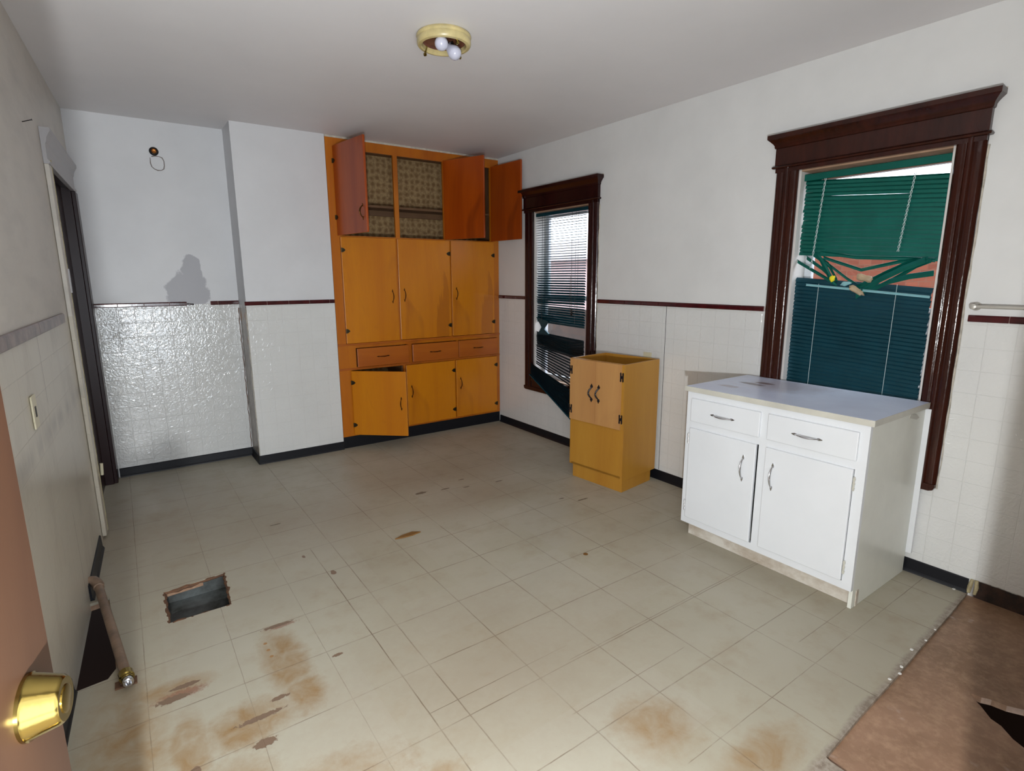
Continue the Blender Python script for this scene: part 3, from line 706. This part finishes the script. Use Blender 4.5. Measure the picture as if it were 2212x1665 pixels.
def scrap(name, mat, px, py, x, rx, ry, rz, rot, label, cat, seed):
    c = Vector(bp(px, py, x)); s = MB(); bmesh.ops.create_icosphere(s.bm, subdivisions=3, radius=1)
    rnd = random.Random(seed); ph = [rnd.uniform(0, 6) for _ in range(6)]
    for v in s.bm.verts:
        k = 1+.16*math.sin(3.1*v.co.x+ph[0]+2*v.co.z)+.13*math.sin(5*v.co.y+ph[1])+.09*math.sin(7*v.co.z+ph[2]+3*v.co.x)
        v.co = Vector((v.co.x*rx*k, v.co.y*ry*k, v.co.z*rz*k))
    o = s.build(name, mat, smooth=True); o.location = c; o.rotation_euler = (rot, 0, 0); return tag(o, label, cat)
scrap('crumpled_scrap', 'tan_scrap', 1866, 601, .030, .010, .034, .018, .25, 'crumpled tan scrap caught in the torn V of the green blind, upper one', 'scrap', 1)
scrap('crumpled_scrap', 'tan_scrap', 1848, 627, .012, .008, .040, .013, .55, 'flat tan scrap hanging below the other in the torn V of the green blind', 'scrap', 2)
scrap('plastic_scrap', 'yellow', 1798, 602, .022, .010, .012, .016, .5, 'bright yellow plastic bit caught in the torn green blind', 'plastic scrap', 3)
scrap('plastic_scrap', 'teal_scrap', 1826, 613, .018, .006, .022, .010, -.2, 'pale teal plastic bit between the yellow bit and tan scraps in the green blind', 'plastic scrap', 4)

# ---------------------------------------------------------------- handles and hinges (front of a panel = local -y)
def bow(length, rise, r, flat=1.0):
    """arched pull along local z, standing off -y"""
    mb = MB(); n = 20; pts = []; rr = []
    for k in range(n+1):
        s = k/n; a = s*PI; pts.append((0, -rise*math.sin(a)**.8-.0015, (s-.5)*length)); rr.append(r*(.55+.6*math.sin(a)))
    mb.tube(pts, rr, 10, ref=(1, 0, 0), flat=flat)
    for sg in (1, -1):
        c = sg*length*.5; mb.prism([(-.004, 0, c-sg*.008), (.004, 0, c-sg*.008), (.0055, 0, c), (.002, 0, c+sg*.012), (0, 0, c+sg*.015), (-.002, 0, c+sg*.012), (-.0055, 0, c)][::1], (0, -.0035, 0))
    return mb
def shield(sg=1):
    """small pointed surface hinge, point towards +x*sg"""
    mb = MB(); p = [(-.014, -.015), (-.004, -.017), (.006, -.014), (.014, -.007), (.021, 0), (.014, .007), (.006, .014), (-.004, .017), (-.014, .015)]
    mb.prism([(x*sg, 0, z) for x, z in p], (0, -.004, 0))
    mb.tube([(-.011*sg, -.005, -.017), (-.011*sg, -.005, .017)], .0045, 8)
    mb.lathe([(0, 0), (.003, 0), (.002, .002), (0, .0025)], (0, -1, 0), (.004*sg, -.004, .007), 8); mb.lathe([(0, 0), (.003, 0), (.002, .002), (0, .0025)], (0, -1, 0), (.004*sg, -.004, -.007), 8)
    return mb

# ---------------------------------------------------------------- built-in pantry
PX = XC+.003
pan = tag(empty('pantry_cupboard', (PX, 0, 0)), 'tall built-in amber wood cupboard from floor to ceiling in the far corner', 'cupboard')
def L_(x): return x-PX
def pb(mb, name, mat, **k):
    bmesh.ops.translate(mb.bm, verts=mb.bm.verts, vec=(-PX, 0, 0)); return mb.build(name, mat, pan, **k)
R_ = -.0035
ff = MB(); F0, F1 = .0005, .020
for x0, x1, z0, z1 in ((PX, -1.489, .868, 2.425), (-1.022, -.984, 1.714, 2.352), (-.572, -.515, 1.714, 2.352), (-.092, R_, .868, 2.425), (-1.489, -.092, 2.352, 2.425),
                       (-1.489, -.092, 1.696, 1.714), (-1.04, -1.012, .868, 1.696), (-.545, -.512, .868, 1.696),
                       (PX, R_, .828, .868), (PX, -1.413, .672, .828), (-.965, -.918, .672, .828), (-.474, -.456, .672, .828), (-.034, R_, .672, .828),
                       (PX, R_, .648, .672), (PX, -1.458, .118, .648), (-1.003, -.985, .118, .648), (-.51, -.492, .118, .648), (-.047, R_, .118, .648), (PX, R_, .098, .118)):
    ff.box((x0, F0, z0), (x1, F1, z1))
pb(ff, 'face_frame', 'amber_frame')
pb(MB().box((PX, -.008, .852), (R_, .004, .868)).box((PX, -.006, .652), (R_, .004, .668)), 'ledge', 'amber_drawer', bevel=.002)
pb(MB().box((PX, .0, 2.424), (R_, .02, 2.4395)), 'ceiling_strip', 'caulk', bevel=.002)
pb(MB().box((PX, .004, 0), (R_, .030, .100)), 'toe_kick', 'black_base', bevel=.002)
cb = MB(); cb.box((PX, F1, .1), (PX+.015, .335, 2.43)); cb.box((R_-.015, F1, .1), (R_, .335, 2.43)); cb.box((PX, F1, 2.40), (R_, .335, 2.43)); cb.box((PX, F1, .1), (R_, .335, .12))
cb.box((-1.01, F1, .12), (-.995, .33, .85)); cb.box((-.51, F1, .12), (-.497, .33, .85)); pb(cb, 'case', 'shelf')
pb(MB().box((PX+.015, .325, .12), (R_-.015, .335, 2.40)), 'back_panel', 'wallpaper')
pb(MB().box((PX+.015, F1, 1.690), (R_-.015, .325, 1.704)), 'shelf', 'shelf', bevel=.001)
pb(MB().box((PX+.015, F1+.10, 1.955), (R_-.015, .325, 1.973)).box((PX+.015, .305, 1.91), (R_-.015, .325, 1.955)), 'shelf', 'shelf', bevel=.001)
pb(MB().box((PX+.015, F1, .855), (R_-.015, .325, .868)), 'shelf', 'shelf', bevel=.001)
pb(MB().box((PX+.015, F1, .655), (R_-.015, .325, .667)), 'shelf', 'shelf', bevel=.001)
def pdoor(hx, w, z0, z1, side, ang, mat, hinges, handle, hz=None, label=None, hmat='pewter'):
    """side: 'l' hinged left, 'r' hinged right"""
    t = .018; s = 1 if side == 'l' else -1
    d = MB().box((0, -t, 0), (s*w, 0, z1-z0)).build('door', mat, pan, (L_(hx), -.0015, z0), (0, 0, -ang if side == 'l' else ang), bevel=.003)
    if label: plab(d, label)
    for z in hinges:
        shield(s).build('hinge', hmat, d, (s*.012, -t, z-z0))
    hxl = s*(w-.045)
    if handle: bow(.085, .024, .0055, .6).build('handle', 'bronze', d, (hxl, -t, hz-z0), smooth=True)
    return d
R = math.radians
pdoor(-1.489, .462, 1.712, 2.365, 'l', R(82), 'red_door', (2.257, 1.846), True, 1.855, 'reddish upper door standing open at the left')
pdoor(-.570, .425, 1.712, 2.360, 'r', R(112), 'red_door', (), False, None, 'orange upper door swung open over the middle')
pdoor(-.090, .425, 1.712, 2.360, 'r', R(94), 'red_door', (), False, None, 'dark upper door swung open beside the window wall')
pdoor(-1.489, .453, .870, 1.704, 'l', 0, 'amber_door', (1.603, .971), True, 1.237)
pdoor(-.533, .486, .872, 1.704, 'r', 0, 'amber_heart', (1.593, .972), True, 1.246)
pdoor(-.068, .450, .872, 1.706, 'r', 0, 'amber_heart', (1.587, .981), True, 1.248)
pdoor(-1.457, .455, .110, .646, 'l', R(41), 'amber_door', (.550, .194), True, .382, 'lower left door standing ajar')
pdoor(-.508, .478, .114, .648, 'r', 0, 'amber_door', (.559, .195), True, .413)
pdoor(-.046, .448, .116, .650, 'r', 0, 'amber_door', (.569, .190), True, .432)
for x0, x1, out, hx_ in ((-1.411, -.960, .030, -1.192), (-.924, -.472, .034, -.707), (-.459, -.036, .020, -.253)):
    dr = MB().box((x0-(x0+x1)/2, -out, -.076), (x1-(x0+x1)/2, -out+.018, .076))
    dw = dr.build('drawer', 'amber_drawer', pan, (L_((x0+x1)/2), 0, .749), bevel=.003)
    MB().box((x0-(x0+x1)/2+.03, -out+.018, -.06), (x1-(x0+x1)/2-.03, .20, .06)).build('drawer_box', 'raw_wood', dw)
    bow(.085, .022, .0055, .6).build('handle', 'bronze', dw, (hx_-(x0+x1)/2, -out, 0), (0, PI/2, 0), smooth=True)

# ---------------------------------------------------------------- white two-door base cabinet
wc = tag(empty('base_cabinet', (0, -2.615, 0), -PI/2), 'white painted base cabinet with grey laminate top under the near window', 'cabinet')
Wd = .868; D = -.58
def wb(mb, name, mat, par=wc, **k): return mb.build(name, mat, par, **k)
BK = -.030
c = MB(); c.box((0, D+.02, .086), (.016, BK, .806)); c.box((.016, BK-.01, .086), (Wd-.016, BK, .806)); c.box((.016, D+.02, .086), (Wd-.016, BK-.01, .10)); wb(c, 'case', 'white_side', bevel=.0015)
wb(MB().box((Wd-.016, D+.02, .0), (Wd, BK, .806)), 'side_panel', 'white_side', bevel=.0015)
f = MB(); fy = (D, D+.02)
for x0, x1, z0, z1 in ((0, .034, .086, .806), (.410, .448, .120, .772), (.828, Wd, .086, .806), (.034, .828, .772, .806), (.034, .410, .616, .652), (.448, .828, .616, .652), (.034, .828, .086, .120)):
    f.box((x0, fy[0], z0), (x1, fy[1], z1))
wb(f, 'face_frame', 'white_enamel')
wb(MB().box((.012, D+.055, 0), (Wd-.016, D+.075, .088)).box((Wd-.016, D+.052, 0), (Wd+.003, D+.075, .075)), 'toe_kick', 'toe_white', bevel=.002)
top = MB().box((-.012, D-.006, .808), (Wd+.012, BK-.002, .832)); wb(top, 'countertop', 'laminate', bevel=.003)
wb(MB().box((-.015, D-.009, .806), (Wd+.015, D-.005, .8315)).box((Wd+.0115, D-.006, .806), (Wd+.015, BK, .8315)).box((-.015, D-.006, .806), (-.0115, BK, .8315)), 'edge_trim', 'edge_trim', bevel=.001)
for x0, x1, hx_ in ((.030, .411, .217), (.448, .832, .630)):
    dr = wb(MB().box((x0, D-.012, .652), (x1, D+.006, .774)), 'drawer', 'white_enamel', bevel=.004)
    mb = bow(.105, .020, .0065, .7); mb.build('handle', 'chrome', dr, (hx_, D-.012, .709), (0, PI/2, 0), smooth=True)
for x0, x1, hx_, hs in ((.029, .402, .345, 1), (.449, .826, .493, -1)):
    dr = wb(MB().box((x0, D-.012, .122), (x1, D+.006, .616)), 'door', 'white_enamel', bevel=.004)
    bow(.105, .022, .0065, .7).build('handle', 'chrome', dr, (hx_, D-.012, .485), smooth=True)
    for z in (.186, .556):
        xx = x0-.006 if hs == 1 else x1+.006
        mb = MB(); mb.tube([(xx, D-.006, z-.03), (xx, D-.006, z+.03)], .004, 8)
        for q in (-.02, 0, .02): mb.tube([(xx, D-.006, z+q-.003), (xx, D-.006, z+q+.003)], .0055, 8)
        mb.build('hinge', 'chrome' if hs == 1 else 'edge_trim', dr, smooth=True)
chipo = MB().prism([(Wd+.0004, -.215, .785), (Wd+.0004, -.13, .765), (Wd+.0004, -.10, .770), (Wd+.0004, -.14, .792), (Wd+.0004, -.20, .80)], (.003, 0, 0)); plab(wb(chipo, 'peeled_patch', 'edge_trim'), 'chipped pale patch')
# the panel standing behind it, and the loose backsplash end at its far side
bpn = MB().box((.02, BK+.001, .10), (Wd+.022, BK+.015, .800)); wb(bpn, 'back_panel', 'white_enamel', bevel=.001)

# ---------------------------------------------------------------- oak cabinet
oa = math.atan2(-.455, .053)
ok = tag(empty('oak_cabinet', (-.455, -1.553, 0), oa), 'honey oak cabinet without a top between the two windows', 'cabinet')
ow, od, oh = .458, .372, .848
o_ = MB(); o_.box((0, 0, .093), (.016, od, oh)); o_.box((ow-.016, 0, .078), (ow, od, oh)); o_.box((.016, od-.012, .093), (ow-.016, od, oh)); o_.box((.016, .0, .093), (ow-.016, od-.012, .108))
o_.build('case', 'oak', ok, bevel=.001)
MB().box((.016, 0, .093), (ow-.016, .018, .420)).build('front_panel', 'oak', ok, bevel=.001)
MB().box((.016, .0, oh-.012), (ow-.016, .018, oh)).build('top_rail', 'oak', ok, bevel=.001)
MB().box((.016, .019, .40), (ow-.016, od-.012, .412)).build('shelf', 'raw_wood', ok)
MB().prism([(.022, .012, 0), (ow-.002, .004, 0), (ow-.010, od-.035, 0), (.022, od-.035, 0)], (0, 0, .094)).build('plinth', 'oak', ok, bevel=.001)
def hhinge(par, x, z):
    mb = MB()
    for sg in (1, -1):
        mb.prism([(x+sg*.004, 0, z-.026), (x+sg*.009, 0, z-.031), (x+sg*.014, 0, z-.026), (x+sg*.013, 0, z-.012), (x+sg*.013, 0, z+.012), (x+sg*.014, 0, z+.026), (x+sg*.009, 0, z+.031), (x+sg*.004, 0, z+.026)], (0, -.003, 0))
    mb.box((x-.006, -.0045, z-.009), (x+.006, 0, z+.009)); return mb.build('hinge', 'black_iron', par)
def oak_pull(par, x, z, s):
    mb = MB(); pts = []; rr = []
    for k in range(17):
        q = k/16; a = q*PI; pts.append((x-s*.0-.012*math.sin(a), -.018*math.sin(a)-.003, z+(q-.5)*.075)); rr.append(.0045+.0015*math.sin(a))
    mb.tube(pts, rr, 8)
    for sg in (1, -1):
        cz = z+sg*.045; mb.prism([(x, 0, cz+sg*.018), (x+.005, 0, cz+sg*.008), (x+.011, 0, cz+sg*.002), (x+.007, 0, cz-sg*.008), (x+.004, 0, cz-sg*.012), (x-.004, 0, cz-sg*.012), (x-.007, 0, cz-sg*.008), (x-.011, 0, cz+sg*.002), (x-.005, 0, cz+sg*.008)], (0, -.004, 0))
    return mb.build('handle', 'black_iron', par, smooth=False)
zc = (.420+oh-.004)/2
for x0, x1, hx_, px_ in ((.004, ow/2-.001, .013, ow/2-.030), (ow/2+.001, ow-.018, ow-.016, ow/2+.030)):
    dr = MB().box((x0, -.014, .422), (x1, -.0005, oh-.002)).build('door', 'oak_door', ok, bevel=.001)
    for z in (.495, .768):
        h_ = hhinge(dr, hx_, z); h_.location = (0, -.014, 0)
    h_ = oak_pull(dr, px_, .632, 1); h_.location = (0, -.014, 0)
MB().box((ow-.018, -.012, .422), (ow, -.0005, oh)).build('stile', 'oak', ok, bevel=.001)

# ---------------------------------------------------------------- ceiling light
lx, ly = -1.645, -2.02
cl = tag(empty('ceiling_light', (lx, ly, H)), 'round cream flush ceiling light without its glass, two bare bulbs', 'ceiling light')
MB().lathe([(.112, 0), (.119, -.005), (.121, -.012), (.116, -.019), (.119, -.026), (.119, -.040), (.114, -.047), (.102, -.049), (.097, -.046), (.095, -.038), (.095, -.008)], (0, 0, 1), (0, 0, 0), 56).build('base_ring', 'cream_ceramic', cl, smooth=True)
MB().lathe([(0, -.018), (.06, -.020), (.090, -.022), (.0955, -.030)], (0, 0, 1), (0, 0, 0), 48).build('pan', 'rust_pan', cl, smooth=True)
def bulb(off, d, r):
    d = Vector(d).normalized(); o = Vector(off)
    MB().lathe([(.0, 0), (.017, 0), (.018, .020), (.014, .030)], d, o, 20).build('socket', 'black_plastic', cl, smooth=True)
    MB().lathe([(.013, .026), (.015, .036), (.022, .050), (.028, .064), (.029, .074), (.026, .088), (.017, .098), (.0, .102)], d, o, 28).build('bulb', 'bulb', cl, smooth=True)
bulb((-.018, -.002, -.030), (-.30, -.62, -.35), 1)
bulb((-.010, -.008, -.034), (.42, -.55, -.62), 1)
MB().lathe([(.0, 0), (.017, 0), (.017, .040), (.012, .043), (0, .043)], Vector((.5, .1, -.75)).normalized(), (.020, -.012, -.030), 20).build('socket', 'black_plastic', cl, smooth=True)
for a in (118, 18, 275):
    a = math.radians(a); x, y = .100*math.cos(a), .100*math.sin(a)
    mb = MB(); mb.tube([(x*.93, y*.93, -.030), (x, y, -.050), (x*1.02, y*1.02, -.064)], .005, 8); mb.lathe([(0, 0), (.007, .001), (.007, .010), (0, .012)], (x, y, 0), (x*.97, y*.97, -.062), 10)
    mb.build('clip', 'brass', cl, smooth=True)

# ---------------------------------------------------------------- things on the walls
p = on(332, 327, 1, DR)
so = tag(empty('wall_socket', p), 'bare round brass lamp socket high on the recessed wall', 'lamp socket')
MB().lathe([(.026, -.001), (.028, .004), (.024, .010), (.018, .012), (.017, .006), (0, .004)], (0, -1, 0), (0, 0, 0), 28).build('ring', 'black_plastic', so, smooth=True)
MB().lathe([(.015, .004), (.016, .016), (.013, .018), (.012, .008), (.004, .007), (.003, .013), (0, .013)], (0, -1, 0), (0, 0, 0), 24).build('brass_core', 'socket_brass', so, smooth=True)
sc_ = [(324, 340), (325, 352), (328, 360), (334, 365), (341, 368), (349, 368), (354, 365), (355, 358), (354, 348), (350, 341), (343, 338), (335, 337), (327, 338)]
mb = MB(); mb.tube([Vector(on(a, b_, 1, DR-.001)) for a, b_ in sc_], [.002+.0015*abs(math.sin(i*1.9)) for i in range(len(sc_))], 6)
struct(mb.build('trim_paint_scar', 'paint_scar'), 'oval paint ridge left by a removed lamp bracket')
def plate(name, c, n, w, h, label, mat='ivory_plate', slot=True):
    c = Vector(c); n = Vector(n).normalized(); ang_ = math.atan2(n.x, -n.y)
    o = tag(empty(name, c, ang_), label, 'outlet')
    MB().box((-w/2, -.006, -h/2), (w/2, -.0003, h/2)).build('cover', mat, o, bevel=.002)
    if slot: MB().box((-.008, -.008, -.018), (.008, -.0055, .018)).build('toggle', 'black_plastic', o, bevel=.001)
    return o
q = on(1399, 769, 0, -.001); plate('outlet_plate', (-.0003, q.y, q.z-.02), (-1, 0, 0), .07, .095, 'ivory outlet cover low on the wall just above the oak cabinet', slot=False)
plate('outlet_plate', (LX(-2.0)+.0005, -2.0, .955), (1, -.05, 0), .07, .11, 'grimy switch plate on the wall beside the open brown door')
nl = MB().tube([(LX(-1.27)+.001, -1.27, 2.018), (LX(-1.27)+.035, -1.30, 2.024)], .0018, 6).lathe([(0, 0), (.005, 0), (.005, .001), (0, .001)], (1, 0, .1), (LX(-1.27)+.034, -1.30, 2.024), 10).build('nail', 'black_iron'); tag(nl, 'bent nail in the left wall above the grey door crown', 'nail')
# towel bar past the near window
tb = tag(empty('towel_bar', (0, -3.60, 1.262)), 'pale towel bar on the wall right of the near window', 'towel bar')
MB().lathe([(0, .0005), (.018, .0005), (.018, .006), (.012, .010), (.010, .040), (.012, .050), (0, .055)], (-1, 0, 0), (0, 0, 0), 20).build('bracket', 'steel', tb, smooth=True)
MB().tube([(-.042, 0, 0), (-.042, -.62, 0)], .0075, 12).build('bar', 'steel', tb, smooth=True)
MB().lathe([(0, .0005), (.018, .0005), (.018, .006), (.012, .010), (.010, .040), (.012, .050), (0, .055)], (-1, 0, 0), (0, -.62, 0), 20).build('bracket', 'steel', tb, smooth=True)
# seam in the tile board
struct(MB().box((-.002, -1.9765, .07), (.0005, -1.9745, 1.196)).build('trim_board_seam', 'black_iron'), 'dark vertical seam in the tile board')
# torn ragged edge on the chimney corner
rnd = random.Random(4); mb = MB(); pts = [(XA-.002, .004+rnd.uniform(0, .012), z/40*1.12+.06) for z in range(41)]
mb.tube(pts, [rnd.uniform(.002, .005) for _ in pts], 6); struct(mb.build('trim_torn_edge', 'caulk'), 'ragged broken edge of the tile board at the chimney corner')
mb = MB(); pts = [(XA-.004-rnd.uniform(0, .006), DR-.003, z/40*1.1+.07) for z in range(41)]
mb.tube(pts, [rnd.uniform(.002, .0035) for _ in pts], 6); struct(mb.build('trim_inner_crack', 'raw_edge'))

# ---------------------------------------------------------------- floor openings
dv = tag(empty('floor_duct', (-2.81, -1.76, 0)), 'open sheet metal heating duct sunk in the floor tile', 'floor duct')
def dz(mb, name, mat, **k): return rel(dv, mb).build(name, mat, dv, **k)
mb = MB()
mb.box((-2.945, -1.917, -.20), (-2.938, -1.588, -.014)); mb.box((-2.672, -1.917, -.20), (-2.665, -1.588, -.014)); mb.box((-2.945, -1.595, -.20), (-2.665, -1.588, -.014)); mb.box((-2.945, -1.917, -.20), (-2.665, -1.910, -.014))
dz(mb, 'duct_wall', 'duct', bevel=.001)
dz(MB().prism([(-2.938, -1.79, -.115), (-2.938, -1.595, -.075), (-2.938, -1.595, -.085), (-2.938, -1.79, -.125)], (.266, 0, 0)), 'duct_floor', 'duct')
rm = MB(); rnd = random.Random(12)
loop = duct+[duct[0]]
for a, c_ in zip(loop, loop[1:]):
    a = Vector((*a, -.006)); c_ = Vector((*c_, -.006)); n = 14
    rm.tube([a.lerp(c_, k/n)+Vector((rnd.uniform(-.003, .003), rnd.uniform(-.003, .003), rnd.uniform(-.003, .001))) for k in range(n+1)], [rnd.uniform(.005, .010) for _ in range(n+1)], 7)
dz(rm, 'cut_rim', 'raw_edge')
# pipe coming out of the wall along the floor
wp = tag(empty('water_pipe', (LX(-1.5), -1.5, 0)), 'dusty pipe lying along the left wall over the floor hole, open brass end', 'pipe')
def pz(mb, name, mat, **k): return rel(wp, mb).build(name, mat, wp, **k)
pz(MB().tube([(LX(-1.5)+.002, -1.475, .075), (LX(-1.5)+.018, -1.482, .074), (LX(-1.5)+.030, -1.50, .068), (LX(-1.5)+.036, -1.52, .062)], .021, 16), 'elbow', 'pipe', smooth=True)
pa, pe = Vector((LX(-1.5)+.034, -1.515, .062)), Vector((-3.080, -2.215, .038))
pz(MB().tube([pa.lerp(pe, s) for s in (0, .03, .035, .5, .9, 1)], [.020, .020, .0165, .0165, .0165, .0165], 16), 'pipe', 'pipe', smooth=True)
dd = (pe-pa).normalized()
pz(MB().lathe([(.0165, 0), (.023, .002), (.023, .028), (.019, .032), (.019, .04), (.017, .042)], dd, pe, 20), 'coupling', 'brass', smooth=True)
pz(MB().lathe([(.016, .040), (.016, .060), (.013, .062), (.009, .062), (.009, .045), (0, .044)], dd, pe, 20), 'fitting', 'chrome', smooth=True)
pz(MB().box((-3.114, -2.24, 0), (-3.05, -2.20, .006)).prism([(-3.10, -2.225, .006), (-3.06, -2.225, .006), (-3.066, -2.225, .022), (-3.094, -2.225, .022)], (0, .012, 0)), 'cradle', 'raw_edge')
# splinter and chips
sp = [on(853, 1166, 2, 0), on(868, 1158, 2, 0), on(890, 1150, 2, 0), on(909, 1150, 2, 0), on(892, 1157, 2, 0), on(870, 1163, 2, 0)]
tag(MB().prism([(v.x, v.y, .0008) for v in sp], (0, 0, .006)).build('wood_splinter', 'splinter', bevel=.001), 'long brown wood splinter lying on the middle of the tile floor', 'wood splinter')
chips = [(2060, 1273), (2020, 1361), (2000, 1384), (1969, 1404), (1947, 1441), (1944, 1456), (1922, 1468)]
ordw = ['first', 'second', 'third', 'fourth', 'fifth', 'sixth', 'last']
for i, (a, b_) in enumerate(chips):
    v = on(a, b_, 2, 0); zz = .0006 if v.y > -3.76+.042*v.x+.012 else -.0125
    rnd = random.Random(i+30); r_ = rnd.uniform(.004, .0075)
    o = MB().prism([(r_*math.cos(k*PI/3+rnd.uniform(-.3, .3)), r_*math.sin(k*PI/3+rnd.uniform(-.3, .3)), 0) for k in range(6)], (0, 0, .003)).build('paint_chip', 'chip')
    o.location = (v.x, v.y, zz+.0005); tag(o, 'small white paint chip by the cut tile edge, %s counting from the window wall' % ordw[i], 'paint chip', 'paint chips along the cut edge of the floor tile')
v = on(1265, 1197, 2, 0); tag(MB().lathe([(0, .0005), (.012, .0005), (.012, .002), (0, .002)], (0, 0, 1), (v.x, v.y, 0), 20).build('brown_disc', 'splinter'), 'small round brown disc on the tile in front of the white cabinet', 'disc')

# ---------------------------------------------------------------- outside
struct(MB().box((.2, -12, -1.05), (14, 14, -1.0)).build('ground', 'ground'))
hs = tag(empty('neighbour_house', (3.4, 0, -1)), 'red brick neighbouring house seen through the broken blinds', 'house')
MB().box((0, -9, 0), (.3, .6, 2.98)).build('wall', 'brick', hs)
MB().prism([(-.25, -9.3, 2.96), (-.25, -9.3, 3.04), (2.6, -9.3, 3.45), (2.6, -9.3, 3.30)], (0, 10.1, 0)).build('roof', 'roof', hs)
MB().box((-.3, -9.3, 2.94), (-.24, .8, 3.05)).build('gutter', 'sash', hs)
h2 = tag(empty('neighbour_house', (4.6, 6, -1)), 'added neighbouring house, painted pale as overexposed brick, seen through the far window', 'house')  # added second house, its glare painted as a pale wall and roof
MB().box((0, -4.6, 0), (.3, 9, 2.75)).build('wall', 'overexposed_wall', h2)
MB().prism([(-.25, -4.8, 2.72), (-.25, -4.8, 2.82), (2.6, -4.8, 3.35), (2.6, -4.8, 3.2)], (0, 14, 0)).build('roof', 'overexposed_roof', h2)
fn = tag(empty('board_fence', (2.1, 4, -1)), 'dark brown board fence low behind the far window', 'fence')
MB().box((0, -3.2, 0), (.03, 6, 1.93)).build('boards', 'fence', fn)
MB().box((-.03, -3.2, 1.90), (.06, 6, 1.96)).build('cap', 'fence', fn)
